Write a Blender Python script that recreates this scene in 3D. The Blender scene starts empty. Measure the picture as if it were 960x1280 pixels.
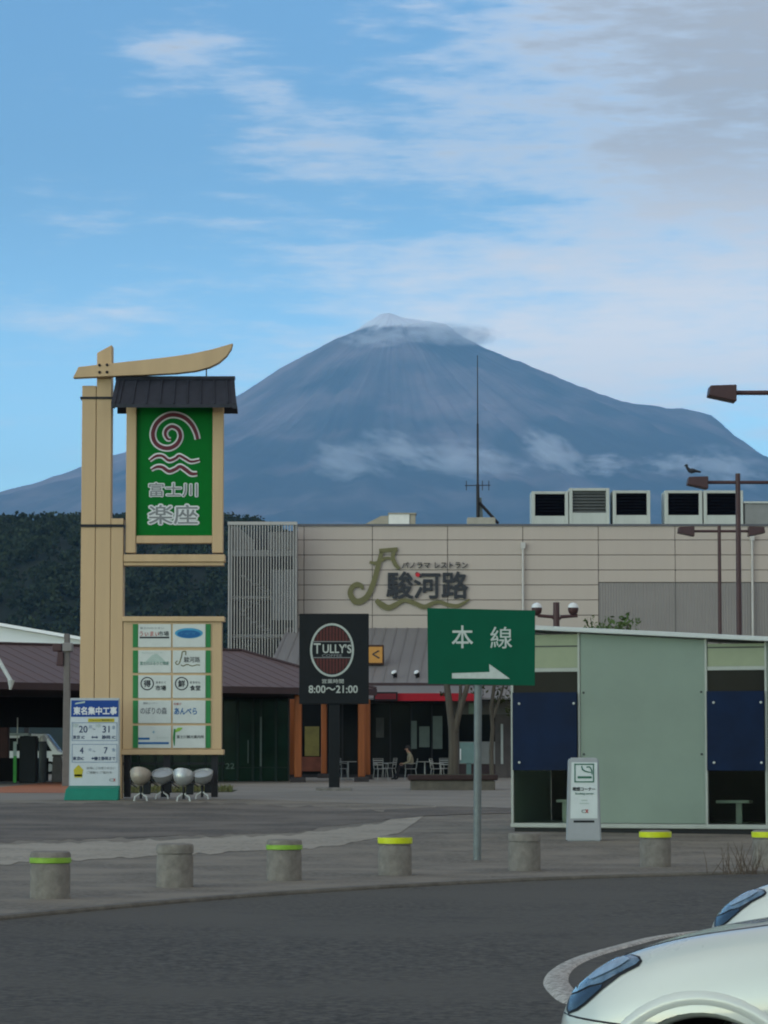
import bpy, bmesh, math, random
import numpy as np
from mathutils import Vector, Matrix, noise as mnoise
from mathutils.bvhtree import BVHTree
from mathutils.geometry import delaunay_2d_cdt

R = math.radians
random.seed(7)
rng = np.random.default_rng(7)
sc = bpy.context.scene
col = sc.collection

# ------------------------------------------------------------------ camera
F = 3865.0                       # focal length in photograph pixels (960 x 1280)
PITCH = math.atan(305.0 / F)     # the horizon lies on row 945
CAMZ = 1.5
cam_data = bpy.data.cameras.new('camera')
cam_data.sensor_fit = 'VERTICAL'
cam_data.sensor_height = 24.0
cam_data.lens = 24.0 * F / 1280.0
cam_data.clip_start = 0.2
cam_data.clip_end = 120000.0
cam = bpy.data.objects.new('camera', cam_data)
col.objects.link(cam)
cam.location = (0, 0, CAMZ)
cam.rotation_euler = (math.pi / 2 + PITCH, 0, 0)
sc.camera = cam

# ------------------------------------------------------------------ light
SUN_EL, SUN_AZ = R(24), R(232)      # azimuth clockwise from +y: behind the camera, to the left
world = bpy.data.worlds.new('World')
sc.world = world
world.use_nodes = True
wn, wl = world.node_tree.nodes, world.node_tree.links
wn.clear()
w_out = wn.new('ShaderNodeOutputWorld')
w_bg = wn.new('ShaderNodeBackground')
w_bg.inputs['Strength'].default_value = 0.15
sky = wn.new('ShaderNodeTexSky')
sky.sky_type = 'NISHITA'
sky.sun_disc = False
sky.sun_elevation = SUN_EL
sky.sun_rotation = SUN_AZ
sky.air_density = 1.0
sky.dust_density = 0.6
sky.ozone_density = 1.6
def wmath(op, a, b=None, c=None, clamp=False):
    n = wn.new('ShaderNodeMath'); n.operation = op; n.use_clamp = clamp
    for i, v in enumerate((a, b, c)):
        if v is None: continue
        if isinstance(v, (int, float)): n.inputs[i].default_value = v
        else: wl.new(v, n.inputs[i])
    return n.outputs[0]
def wnoise(vec, scale, loc, det, rough=0.55, base=1.0):
    mp = wn.new('ShaderNodeMapping'); mp.inputs['Scale'].default_value = scale; mp.inputs['Location'].default_value = loc
    wl.new(vec, mp.inputs['Vector'])
    n = wn.new('ShaderNodeTexNoise'); n.inputs['Scale'].default_value = base
    n.inputs['Detail'].default_value = det; n.inputs['Roughness'].default_value = rough
    wl.new(mp.outputs[0], n.inputs['Vector'])
    return n.outputs['Fac']
tc = wn.new('ShaderNodeTexCoord')
dirv = tc.outputs['Generated']
sep = wn.new('ShaderNodeSeparateXYZ'); wl.new(dirv, sep.inputs[0])
# cloud cover: broad banks and smaller streaks, flattened towards the horizon
broad = wnoise(dirv, (7, 7, 16), (3.1, 0.7, 2.2), 3.0)
mid = wnoise(dirv, (20, 20, 75), (1.3, 5.2, 0.4), 6.0, 0.6)
fine = wnoise(dirv, (42, 42, 240), (7.7, 2.2, 9.1), 6.0, 0.62)
def blob(px, py, sx, sy, amp):
    """a bank of cloud round the sky direction of a photo pixel (sizes in pixels)"""
    a, b = (px - 480) / 3865.0, (640 - py) / 3865.0
    d = Vector((a, math.cos(PITCH) - math.sin(PITCH) * b, math.sin(PITCH) + math.cos(PITCH) * b)).normalized()
    du = wmath('MULTIPLY', wmath('SUBTRACT', sep.outputs['X'], d.x), 3865.0 / sx)
    dv = wmath('MULTIPLY', wmath('SUBTRACT', sep.outputs['Z'], d.z), 3865.0 / sy)
    q = wmath('ADD', wmath('MULTIPLY', du, du), wmath('MULTIPLY', dv, dv))
    return wmath('MULTIPLY', wmath('POWER', 2.718, wmath('MULTIPLY', q, -0.7)), amp)
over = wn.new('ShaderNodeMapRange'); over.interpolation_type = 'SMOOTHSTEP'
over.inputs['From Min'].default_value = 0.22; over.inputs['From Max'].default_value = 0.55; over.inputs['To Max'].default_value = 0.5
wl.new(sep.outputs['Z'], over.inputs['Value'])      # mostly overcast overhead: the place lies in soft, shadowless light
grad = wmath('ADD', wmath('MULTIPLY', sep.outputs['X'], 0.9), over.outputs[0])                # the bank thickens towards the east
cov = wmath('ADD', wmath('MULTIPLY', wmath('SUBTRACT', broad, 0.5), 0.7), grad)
for bl_ in ((920, 50, 250, 150, 0.50), (940, 230, 170, 130, 0.30), (560, 178, 150, 48, 0.28), (390, 185, 130, 28, 0.20), (215, 55, 75, 42, 0.42),
            (325, 130, 55, 45, 0.26), (820, 440, 300, 85, 0.66), (410, 330, 150, 36, 0.24), (100, 395, 110, 20, 0.30), (680, 300, 170, 70, 0.22)):
    cov = wmath('ADD', cov, blob(*bl_))
cov = wmath('ADD', cov, wmath('MULTIPLY', wmath('SUBTRACT', mid, 0.5), 1.0))
cov = wmath('ADD', cov, wmath('MULTIPLY', wmath('SUBTRACT', fine, 0.5), 0.9))
mr = wn.new('ShaderNodeMapRange'); mr.interpolation_type = 'SMOOTHSTEP'
mr.inputs['From Min'].default_value = -0.06; mr.inputs['From Max'].default_value = 0.85
mr.inputs['To Min'].default_value = 0.0; mr.inputs['To Max'].default_value = 0.85
wl.new(cov, mr.inputs['Value'])
thick = wn.new('ShaderNodeMapRange'); thick.interpolation_type = 'SMOOTHSTEP'
thick.inputs['From Min'].default_value = 0.15; thick.inputs['From Max'].default_value = 0.75
wl.new(cov, thick.inputs['Value'])
ccol = wn.new('ShaderNodeMix'); ccol.data_type = 'RGBA'
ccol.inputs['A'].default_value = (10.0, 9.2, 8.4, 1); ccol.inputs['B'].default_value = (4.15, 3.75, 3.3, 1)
lowv = wn.new('ShaderNodeMapRange'); lowv.interpolation_type = 'SMOOTHSTEP'
lowv.inputs['From Min'].default_value = 0.13; lowv.inputs['From Max'].default_value = 0.21
wl.new(sep.outputs['Z'], lowv.inputs['Value'])
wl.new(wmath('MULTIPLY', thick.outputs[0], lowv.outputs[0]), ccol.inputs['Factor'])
tint = wn.new('ShaderNodeMix'); tint.data_type = 'RGBA'; tint.blend_type = 'MULTIPLY'
tint.inputs['Factor'].default_value = 1.0
tint.inputs['B'].default_value = (0.66, 0.94, 1.10, 1)
hor = wn.new('ShaderNodeMapRange'); hor.interpolation_type = 'SMOOTHSTEP'
hor.inputs['From Min'].default_value = 0.03; hor.inputs['From Max'].default_value = 0.20
hor.inputs['To Min'].default_value = 2.8; hor.inputs['To Max'].default_value = 1.0
wl.new(sep.outputs['Z'], hor.inputs['Value'])
sc_ = wn.new('ShaderNodeVectorMath'); sc_.operation = 'SCALE'
wl.new(sky.outputs[0], sc_.inputs[0]); wl.new(hor.outputs[0], sc_.inputs['Scale'])
wl.new(sc_.outputs[0], tint.inputs['A'])
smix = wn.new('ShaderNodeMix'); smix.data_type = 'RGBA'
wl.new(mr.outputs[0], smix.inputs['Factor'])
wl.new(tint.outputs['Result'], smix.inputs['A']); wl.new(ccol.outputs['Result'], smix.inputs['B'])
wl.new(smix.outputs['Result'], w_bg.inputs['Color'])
wl.new(w_bg.outputs[0], w_out.inputs['Surface'])

sun_data = bpy.data.lights.new('sun', 'SUN')
sun_data.energy = 0.9
sun_data.angle = R(70)
sun_data.color = (1.0, 0.84, 0.62)
sun = bpy.data.objects.new('sun', sun_data)
col.objects.link(sun)
sdir = Vector((math.sin(SUN_AZ) * math.cos(SUN_EL), math.cos(SUN_AZ) * math.cos(SUN_EL), math.sin(SUN_EL)))
sun.rotation_euler = sdir.to_track_quat('Z', 'Y').to_euler()
sun.location = (-20, -20, 40)

vs = sc.view_settings
vs.view_transform = 'Standard'; vs.look = 'None'; vs.gamma = 1.0; vs.use_curve_mapping = False
vs.exposure = 0.05
sc.render.engine = 'CYCLES'
sc.cycles.use_denoising = True
sc.cycles.max_bounces = 8
sc.cycles.transparent_max_bounces = 12
sc.cycles.volume_bounces = 6
sc.cycles.pixel_filter_type = 'BLACKMAN_HARRIS'
sc.cycles.filter_width = 2.0

# ------------------------------------------------------------------ pixel helpers
FW = Vector((0, math.cos(PITCH), math.sin(PITCH)))
UP = Vector((0, -math.sin(PITCH), math.cos(PITCH)))
def ray(px, py):
    return Vector((1, 0, 0)) * ((px - 480) / F) + UP * ((640 - py) / F) + FW
def P(px, py, Y):
    d = ray(px, py); t = Y / d.y
    return Vector((d.x * t, Y, CAMZ + d.z * t))
def gz(Y):
    if Y <= 44: return 0.0
    if Y <= 78: return 0.012 * (Y - 44)
    if Y <= 140: return 0.408 + 0.0035 * (Y - 78)
    return 0.625
def G(px, py, zoff=0.0):
    d = ray(px, py)
    a, b = 3.0, 400.0
    for _ in range(50):
        m = (a + b) / 2
        if CAMZ + d.z * m / d.y > gz(m) + zoff: a = m
        else: b = m
    return Vector((d.x * a / d.y, a, gz(a) + zoff))

# ------------------------------------------------------------------ materials
MATS = {}
def mat(name, c, rough=0.6, var=0.12, scale=6.0, bump=0.0, bscale=40.0, metal=0.0, spec=0.25, trans=0.0,
        emit=None, c2=None, coat=0.0, streak=False, detail=6.0):
    if name in MATS: return MATS[name]
    m = bpy.data.materials.new(name); m.use_nodes = True
    nt = m.node_tree; n, l = nt.nodes, nt.links
    b = n['Principled BSDF']
    b.inputs['Roughness'].default_value = rough; b.inputs['Metallic'].default_value = metal
    b.inputs['Specular IOR Level'].default_value = spec
    b.inputs['Transmission Weight'].default_value = trans
    b.inputs['Coat Weight'].default_value = coat
    t = n.new('ShaderNodeTexCoord'); mp = n.new('ShaderNodeMapping')
    l.new(t.outputs['Object'], mp.inputs['Vector'])
    if streak: mp.inputs['Scale'].default_value = (1, 1, 0.08)
    nz = n.new('ShaderNodeTexNoise'); nz.inputs['Scale'].default_value = scale; nz.inputs['Detail'].default_value = detail
    nz.inputs['Roughness'].default_value = 0.62
    l.new(mp.outputs[0], nz.inputs['Vector'])
    mx = n.new('ShaderNodeMix'); mx.data_type = 'RGBA'
    a = Vector(c[:3])
    if c2 is None:
        lo, hi = a * (1 - var), a * (1 + var)
    else:
        lo, hi = a, Vector(c2[:3])
    mx.inputs['A'].default_value = (*lo, 1); mx.inputs['B'].default_value = (*hi, 1)
    rp = n.new('ShaderNodeMapRange'); rp.inputs['From Min'].default_value = 0.32; rp.inputs['From Max'].default_value = 0.68
    l.new(nz.outputs['Fac'], rp.inputs['Value'])
    l.new(rp.outputs[0], mx.inputs['Factor'])
    l.new(mx.outputs['Result'], b.inputs['Base Color'])
    rr = n.new('ShaderNodeMapRange'); rr.inputs['To Min'].default_value = max(0.02, rough * 0.85); rr.inputs['To Max'].default_value = min(1, rough * 1.15)
    l.new(nz.outputs['Fac'], rr.inputs['Value']); l.new(rr.outputs[0], b.inputs['Roughness'])
    if bump > 0:
        n2 = n.new('ShaderNodeTexNoise'); n2.inputs['Scale'].default_value = bscale; n2.inputs['Detail'].default_value = 4
        l.new(t.outputs['Object'], n2.inputs['Vector'])
        bp = n.new('ShaderNodeBump'); bp.inputs['Strength'].default_value = bump; bp.inputs['Distance'].default_value = 0.02
        l.new(n2.outputs['Fac'], bp.inputs['Height']); l.new(bp.outputs[0], b.inputs['Normal'])
    if emit:
        b.inputs['Emission Color'].default_value = (*emit[:3], 1); b.inputs['Emission Strength'].default_value = emit[3]
    MATS[name] = m
    return m

def surface_mat(name, c, speckle, blotch, c_dark=None, s1=90.0, s2=0.35, rough=0.9, bump=0.5):
    """road surfaces: fine aggregate speckle, large worn patches, darker stains"""
    m = bpy.data.materials.new(name); m.use_nodes = True
    n, l = m.node_tree.nodes, m.node_tree.links
    b = n['Principled BSDF']; b.inputs['Roughness'].default_value = rough; b.inputs['Specular IOR Level'].default_value = 0.3
    t = n.new('ShaderNodeTexCoord')
    def nz(s, d, r=0.6):
        q = n.new('ShaderNodeTexNoise'); q.inputs['Scale'].default_value = s; q.inputs['Detail'].default_value = d
        q.inputs['Roughness'].default_value = r; l.new(t.outputs['Object'], q.inputs['Vector']); return q.outputs['Fac']
    def mixc(f, a, bb, blend='MIX'):
        q = n.new('ShaderNodeMix'); q.data_type = 'RGBA'; q.blend_type = blend
        for s, v in (('Factor', f), ('A', a), ('B', bb)):
            if isinstance(v, (int, float)): q.inputs[s].default_value = v
            elif isinstance(v, tuple): q.inputs[s].default_value = (*v[:3], 1)
            else: l.new(v, q.inputs[s])
        return q.outputs['Result']
    def rng_(v, a, bb):
        q = n.new('ShaderNodeMapRange'); q.interpolation_type = 'SMOOTHSTEP'
        q.inputs['From Min'].default_value = a; q.inputs['From Max'].default_value = bb; l.new(v, q.inputs['Value']); return q.outputs[0]
    a = Vector(c)
    base = mixc(rng_(nz(s1, 3), 0.35, 0.65), tuple(a * (1 - speckle)), tuple(a * (1 + speckle)))
    base = mixc(rng_(nz(s2, 6), 0.38, 0.66), base, tuple(a * (1 + blotch)) )
    dk = Vector(c_dark) if c_dark else a * 0.55
    base = mixc(rng_(nz(s2 * 2.3, 7, 0.7), 0.56, 0.74), base, tuple(dk))
    l.new(base, b.inputs['Base Color'])
    bp = n.new('ShaderNodeBump'); bp.inputs['Strength'].default_value = bump; bp.inputs['Distance'].default_value = 0.01
    l.new(nz(s1 * 1.4, 2), bp.inputs['Height']); l.new(bp.outputs[0], b.inputs['Normal'])
    MATS[name] = m
    return m

# ------------------------------------------------------------------ mesh helpers
def wloc(o):
    v = Vector((0, 0, 0))
    while o is not None:
        v += o.location; o = o.parent
    return v
def tag(o, label=None, cat=None, group=None, kind=None):
    if label: o['label'] = label
    if cat: o['category'] = cat
    if group: o['group'] = group
    if kind: o['kind'] = kind
    return o
def root(name, label, cat, loc, group=None):
    o = bpy.data.objects.new(name, None); col.objects.link(o)
    o.location = loc; o.empty_display_size = 0.2
    return tag(o, label, cat, group)
class MB:
    def __init__(s): s.v = []; s.f = []; s.mi = []; s.cur = 0
    def add(s, vs, fs):
        k = len(s.v); s.v += [tuple(v) for v in vs]; s.f += [tuple(i + k for i in f) for f in fs]; s.mi += [s.cur] * len(fs); return s
    def box(s, x0, x1, y0, y1, z0, z1):
        x0, x1 = min(x0, x1), max(x0, x1); y0, y1 = min(y0, y1), max(y0, y1); z0, z1 = min(z0, z1), max(z0, z1)
        return s.add([(x0, y0, z0), (x1, y0, z0), (x1, y1, z0), (x0, y1, z0), (x0, y0, z1), (x1, y0, z1), (x1, y1, z1), (x0, y1, z1)],
                     [(0, 3, 2, 1), (4, 5, 6, 7), (0, 1, 5, 4), (1, 2, 6, 5), (2, 3, 7, 6), (3, 0, 4, 7)])
    def boxpx(s, a, b, c, d, Y, depth):
        """front face spans photo pixels a..b, c..d in the plane y = Y"""
        m, q = (c + d) / 2, (a + b) / 2
        return s.box(P(a, m, Y).x, P(b, m, Y).x, Y, Y + depth, P(q, d, Y).z, P(q, c, Y).z)
    def prism(s, poly, y0, y1):          # poly in (x, z)
        ar = sum(poly[i][0] * poly[(i + 1) % len(poly)][1] - poly[(i + 1) % len(poly)][0] * poly[i][1] for i in range(len(poly)))
        if ar < 0: poly = poly[::-1]
        n = len(poly)
        vs = [(x, y0, z) for x, z in poly] + [(x, y1, z) for x, z in poly]
        fs = [tuple(range(n)), tuple(range(2 * n - 1, n - 1, -1))] + [(i, i + n, (i + 1) % n + n, (i + 1) % n) for i in range(n)]
        return s.add(vs, fs)
    def prismpx(s, poly, Y, depth):
        return s.prism([(P(a, b, Y).x, P(a, b, Y).z) for a, b in poly], Y, Y + depth)
    def prismxy(s, poly, z0, z1):
        ar = sum(poly[i][0] * poly[(i + 1) % len(poly)][1] - poly[(i + 1) % len(poly)][0] * poly[i][1] for i in range(len(poly)))
        if ar < 0: poly = poly[::-1]
        n = len(poly)
        vs = [(x, y, z0) for x, y in poly] + [(x, y, z1) for x, y in poly]
        fs = [tuple(range(n - 1, -1, -1)), tuple(range(n, 2 * n))] + [(i, (i + 1) % n, (i + 1) % n + n, i + n) for i in range(n)]
        return s.add(vs, fs)
    def tube(s, pts, rs, n=8):
        pts = [Vector(p) for p in pts]
        if not isinstance(rs, (list, tuple)): rs = [rs] * len(pts)
        k = len(s.v)
        prev = None
        rings = []
        for i, p in enumerate(pts):
            t = (pts[min(i + 1, len(pts) - 1)] - pts[max(i - 1, 0)]).normalized()
            if prev is None:
                a = t.cross(Vector((0, 0, 1)) if abs(t.z) < 0.9 else Vector((1, 0, 0))).normalized()
            else:
                a = (prev - t * prev.dot(t)).normalized()
            prev = a; b = t.cross(a)
            rings.append([p + (a * math.cos(2 * math.pi * j / n) + b * math.sin(2 * math.pi * j / n)) * rs[i] for j in range(n)])
        vs = [v for r in rings for v in r]
        fs = []
        for i in range(len(pts) - 1):
            for j in range(n):
                fs.append((i * n + j, i * n + (j + 1) % n, (i + 1) * n + (j + 1) % n, (i + 1) * n + j))
        fs.append(tuple(range(n - 1, -1, -1))); fs.append(tuple((len(pts) - 1) * n + j for j in range(n)))
        return s.add(vs, fs)
    def lathe(s, c, prof, n=24, axis=None, caps=True):
        """prof: (radius, height) pairs from bottom to top round the axis through c"""
        c = Vector(c); ax = Vector(axis).normalized() if axis else Vector((0, 0, 1))
        a = ax.cross(Vector((0, 1, 0)) if abs(ax.y) < 0.9 else Vector((1, 0, 0))).normalized(); b = ax.cross(a)
        vs = []
        for r, h in prof:
            for j in range(n):
                t = 2 * math.pi * j / n
                vs.append(c + ax * h + (a * math.cos(t) + b * math.sin(t)) * r)
        fs = []
        for i in range(len(prof) - 1):
            for j in range(n):
                fs.append((i * n + j, i * n + (j + 1) % n, (i + 1) * n + (j + 1) % n, (i + 1) * n + j))
        if caps and prof[0][0] > 1e-6: fs.append(tuple(range(n - 1, -1, -1)))
        if caps and prof[-1][0] > 1e-6: fs.append(tuple((len(prof) - 1) * n + j for j in range(n)))
        return s.add(vs, fs)
    def ball(s, c, r, sx=1, sy=1, sz=1, n=14, m=9):
        c = Vector(c)
        prof = [(math.sin(math.pi * i / m), -math.cos(math.pi * i / m)) for i in range(m + 1)]
        vs = []
        for a, h in prof:
            for j in range(n):
                t = 2 * math.pi * j / n
                vs.append(c + Vector((a * math.cos(t) * sx, a * math.sin(t) * sy, h * sz)) * r)
        fs = [(i * n + j, i * n + (j + 1) % n, (i + 1) * n + (j + 1) % n, (i + 1) * n + j) for i in range(m) for j in range(n)]
        return s.add(vs, fs)
    def ribbon(s, pts, ws, Y, thick, sub=6):
        """flat extruded stroke through photo pixels in the plane y = Y"""
        n = len(pts)
        if not isinstance(ws, (list, tuple)): ws = [ws] * n
        cr = []
        for i in range(n - 1):
            p0, p1, p2, p3 = pts[max(i - 1, 0)], pts[i], pts[i + 1], pts[min(i + 2, n - 1)]
            for k in range(sub):
                t = k / sub
                q = [0.5 * (2 * p1[d] + (p2[d] - p0[d]) * t + (2 * p0[d] - 5 * p1[d] + 4 * p2[d] - p3[d]) * t * t + (3 * p1[d] - p0[d] - 3 * p2[d] + p3[d]) * t ** 3) for d in (0, 1)]
                cr.append((q[0], q[1], ws[i] * (1 - t) + ws[i + 1] * t))
        cr.append((*pts[-1], ws[-1]))
        L, Rr = [], []
        for i, (x, y, w) in enumerate(cr):
            a, b = cr[max(i - 1, 0)], cr[min(i + 1, len(cr) - 1)]
            dx, dy = b[0] - a[0], b[1] - a[1]; h = math.hypot(dx, dy) or 1
            L.append((x - dy / h * w / 2, y + dx / h * w / 2)); Rr.append((x + dy / h * w / 2, y - dx / h * w / 2))
        for i in range(len(cr) - 1):
            quad = [L[i], L[i + 1], Rr[i + 1], Rr[i]]
            s.prismpx(quad, Y, thick)
        return s
    def mesh(s, name, off=Vector((0, 0, 0)), bevel=0.0, smooth=False, seg=1):
        me = bpy.data.meshes.new(name)
        me.from_pydata([tuple(Vector(v) - off) for v in s.v], [], s.f)
        if any(s.mi): me.polygons.foreach_set('material_index', s.mi)
        if bevel > 0 or True:
            bm = bmesh.new(); bm.from_mesh(me)
            bmesh.ops.recalc_face_normals(bm, faces=bm.faces)
            if bevel > 0:
                es = [e for e in bm.edges if len(e.link_faces) == 2 and e.calc_face_angle(0) > 0.6]
                bmesh.ops.bevel(bm, geom=es, offset=bevel, segments=seg, affect='EDGES', clamp_overlap=True)
            bm.to_mesh(me); bm.free()
        if smooth:
            me.polygons.foreach_set('use_smooth', [True] * len(me.polygons))
            try: me.set_sharp_from_angle(angle=R(40))
            except Exception: pass
        return me
    def build(s, name, material, parent=None, bevel=0.0, smooth=False, origin=None, seg=1):
        off = wloc(parent) if parent else (Vector(origin) if origin is not None else Vector((0, 0, 0)))
        me = s.mesh(name, off, bevel, smooth, seg)
        for mm in (material if isinstance(material, (list, tuple)) else [material]): me.materials.append(mm)
        o = bpy.data.objects.new(name, me); col.objects.link(o)
        if parent: o.parent = parent
        else: o.location = off
        return o
def kids(o): return [c for c in bpy.data.objects if c.parent == o]
CH = {}
def copy_tree(o, parent=None, allobs=None):
    c = o.copy(); col.objects.link(c); c.parent = parent
    for ch in list(o.children): copy_tree(ch, c)
    return c

TEXTS = []
def text(body, cx, cy, h, Y, material, parent, w=None, bold=0.0, thick=0.008, name='lettering', shear=0.0):
    """printed words, centred on photo pixel (cx, cy) in the plane y = Y, h and w in photo pixels"""
    cu = bpy.data.curves.new(name, 'FONT'); cu.body = body; cu.size = 1.0; cu.shear = shear
    cu.resolution_u = 3; cu.fill_mode = 'FRONT'
    o = bpy.data.objects.new(name + '_curve', cu); col.objects.link(o)
    TEXTS.append((o, cx, cy, h, w, Y, material, parent, thick, name, bold))
def flush_texts():
    bpy.context.view_layer.update()
    dg = bpy.context.evaluated_depsgraph_get()
    for o, cx, cy, h, w, Y, material, parent, thick, name, bold in TEXTS:
        me = bpy.data.meshes.new_from_object(o.evaluated_get(dg))
        n = len(me.vertices)
        co = np.empty(n * 3); me.vertices.foreach_get('co', co); co = co.reshape(-1, 3)
        lo, hi = co.min(0), co.max(0)
        H = P(cx, cy - h / 2, Y).z - P(cx, cy + h / 2, Y).z
        s = H / max(1e-6, hi[1] - lo[1])
        sx = s if w is None else (P(cx + w / 2, cy, Y).x - P(cx - w / 2, cy, Y).x) / max(1e-6, hi[0] - lo[0])
        c = P(cx, cy, Y); off = wloc(parent)
        out = np.empty_like(co)
        out[:, 0] = (co[:, 0] - (lo[0] + hi[0]) / 2) * sx + c.x - off.x
        out[:, 1] = Y - thick - off.y
        out[:, 2] = (co[:, 1] - (lo[1] + hi[1]) / 2) * s + c.z - off.z
        me.vertices.foreach_set('co', out.ravel())
        me.name = name; me.materials.clear(); me.materials.append(material)
        bm = bmesh.new(); bm.from_mesh(me)
        r = bmesh.ops.extrude_face_region(bm, geom=bm.faces[:])
        vv = [g for g in r['geom'] if isinstance(g, bmesh.types.BMVert)]
        bmesh.ops.translate(bm, verts=vv, vec=(0, thick * 0.9, 0))
        if bold > 0:            # heavier strokes: the same glyphs again, nudged round a small circle
            src = bm.faces[:] + bm.edges[:] + bm.verts[:]
            nd = 8 if bold > 0.02 else 4
            for k in range(nd):
                d = bmesh.ops.duplicate(bm, geom=src)
                a = 2 * math.pi * (k + 0.5) / nd
                bmesh.ops.translate(bm, verts=[g for g in d['geom'] if isinstance(g, bmesh.types.BMVert)], vec=(math.cos(a) * bold * sx, 0.0004 * (k + 1), math.sin(a) * bold * s))
        bm.to_mesh(me); bm.free()
        t = bpy.data.objects.new(name, me); col.objects.link(t); t.parent = parent
        cu = o.data; bpy.data.objects.remove(o); bpy.data.curves.remove(cu)

# ------------------------------------------------------------------ numpy noise
def vnoise(x, y, seed=0):
    x = np.asarray(x, float); y = np.asarray(y, float)
    xi, yi = np.floor(x).astype(np.int64), np.floor(y).astype(np.int64)
    xf, yf = x - xi, y - yi
    def h(a, b):
        n = (a * 374761393 + b * 668265263 + seed * 1442695041) & 0xffffffff
        n = ((n ^ (n >> 13)) * 1274126177) & 0xffffffff
        return ((n ^ (n >> 16)) & 0xffff) / 65535.0
    u, v = xf * xf * (3 - 2 * xf), yf * yf * (3 - 2 * yf)
    return (h(xi, yi) * (1 - u) + h(xi + 1, yi) * u) * (1 - v) + (h(xi, yi + 1) * (1 - u) + h(xi + 1, yi + 1) * u) * v
def fbm(x, y, o=5, seed=0):
    a, s, t = 0.5, 0.0, 0.0
    for i in range(o):
        s = s + a * vnoise(x * 2 ** i, y * 2 ** i, seed + i); t += a; a *= 0.5
    return s / t

def grid_object(name, V, nr, nc, material, kind='structure', wrap=False, smooth=True):
    me = bpy.data.meshes.new(name)
    i, j = np.meshgrid(np.arange(nr - 1), np.arange(nc if wrap else nc - 1), indexing='ij')
    j2 = (j + 1) % nc
    q = np.stack([i * nc + j, i * nc + j2, (i + 1) * nc + j2, (i + 1) * nc + j], -1).reshape(-1, 4)
    me.from_pydata(V.tolist(), [], q.tolist())
    me.polygons.foreach_set('use_smooth', [smooth] * len(me.polygons))
    me.materials.append(material)
    bm = bmesh.new(); bm.from_mesh(me)
    if sum(f.normal.z for f in bm.faces) < 0: bmesh.ops.reverse_faces(bm, faces=bm.faces)
    bm.to_mesh(me); bm.free()
    o = bpy.data.objects.new(name, me); col.objects.link(o)
    if kind: o['kind'] = kind
    return o

# =================================================================== GROUND
KX = [-60, -14, -10, -8, -6, -3.6, -2.07, 0, 2.2, 5.07, 9, 20, 60]
KY = [-40, -10, 8, 16, 23.0, 29.2, 33.0, 36.2, 38.8, 40.8, 42.3, 43.2, 43.6]
_ks = np.linspace(-60, 60, 481)
_kv = np.interp(_ks, KX, KY)
for _ in range(3): _kv = np.convolve(np.pad(_kv, 3, mode='edge'), np.ones(7) / 7, 'valid')
def kerbY(x): return float(np.interp(x, _ks, _kv))

m_ground = surface_mat('ground_earth', (0.09, 0.085, 0.07), 0.2, 0.3)
gy = [-900, -60, 44, 60, 78, 100, 120, 140, 200, 400, 1000, 3000, 9000, 20000, 42000]
gx = [-24000, -6000, -800, -100, 100, 800, 6000, 24000]
V = np.array([(x, y, (gz(y) - 0.14) if y >= 44 else -0.14) for y in gy for x in gx])
grid_object('ground', V, len(gy), len(gx), m_ground, smooth=False)

m_asphalt = surface_mat('asphalt', (0.060, 0.054, 0.042), 0.55, 0.3, (0.044, 0.040, 0.032), 15.0, 0.22)
xs = np.linspace(-60, 60, 241)
V = []
for r in range(25):
    for x in xs:
        e = kerbY(x) + 0.05
        y = (-60 + (e - 6 + 60) * r / 12) if r <= 12 else e - 6 + 6 * (r - 12) / 12
        V.append((x, y, -0.1 + 0.068 * (max(0.0, 1 - (e - y) / 6.0)) ** 2))
grid_object('road', np.array(V), 25, len(xs), m_asphalt, smooth=True)

m_pave = surface_mat('worn_paving', (0.138, 0.120, 0.091), 0.35, 0.5, (0.092, 0.080, 0.062), 12.0, 0.6)
rows = [0, .2, .5, 1, 2]
V = []
yy = [44, 48, 54, 60, 66, 72, 78, 84, 92, 100, 110, 120, 130, 140, 150, 175]
for k in range(5):
    for x in xs: y0 = kerbY(x) + 0.14; V.append((x, y0 + (43.9 - y0) * k / 5, 0.0))
for y in yy:
    for x in xs: V.append((x, y, gz(y)))
grid_object('pavement', np.array(V), 5 + len(yy), len(xs), m_pave, smooth=False)

# kerb along the curve: a real step down to the road
kb = MB()
kx = np.linspace(-13, 58, 285)
ring = []
for x in kx:
    y = kerbY(x); e = 0.02
    t = Vector((2 * e, kerbY(x + e) - kerbY(x - e), 0)).normalized(); nn = Vector((-t.y, t.x, 0))
    p = Vector((x, y, 0))
    ring.append([p + Vector((0, 0, -0.13)), p + Vector((0, 0, -0.015)), p + nn * 0.015 + Vector((0, 0, 0.006)), p + nn * 0.17 + Vector((0, 0, 0.006)), p + nn * 0.17 + Vector((0, 0, -0.13))])
vs_ = [v for r in ring for v in r]
fs_ = [(i * 5 + j, (i + 1) * 5 + j, (i + 1) * 5 + j + 1, i * 5 + j + 1) for i in range(len(kx) - 1) for j in range(4)]
kb.add(vs_, fs_)
tag(kb.build('kerb', mat('kerb_concrete', (0.125, 0.114, 0.093), 0.9, 0.3, 3.0, 0.4, 60)), kind='structure')

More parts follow.
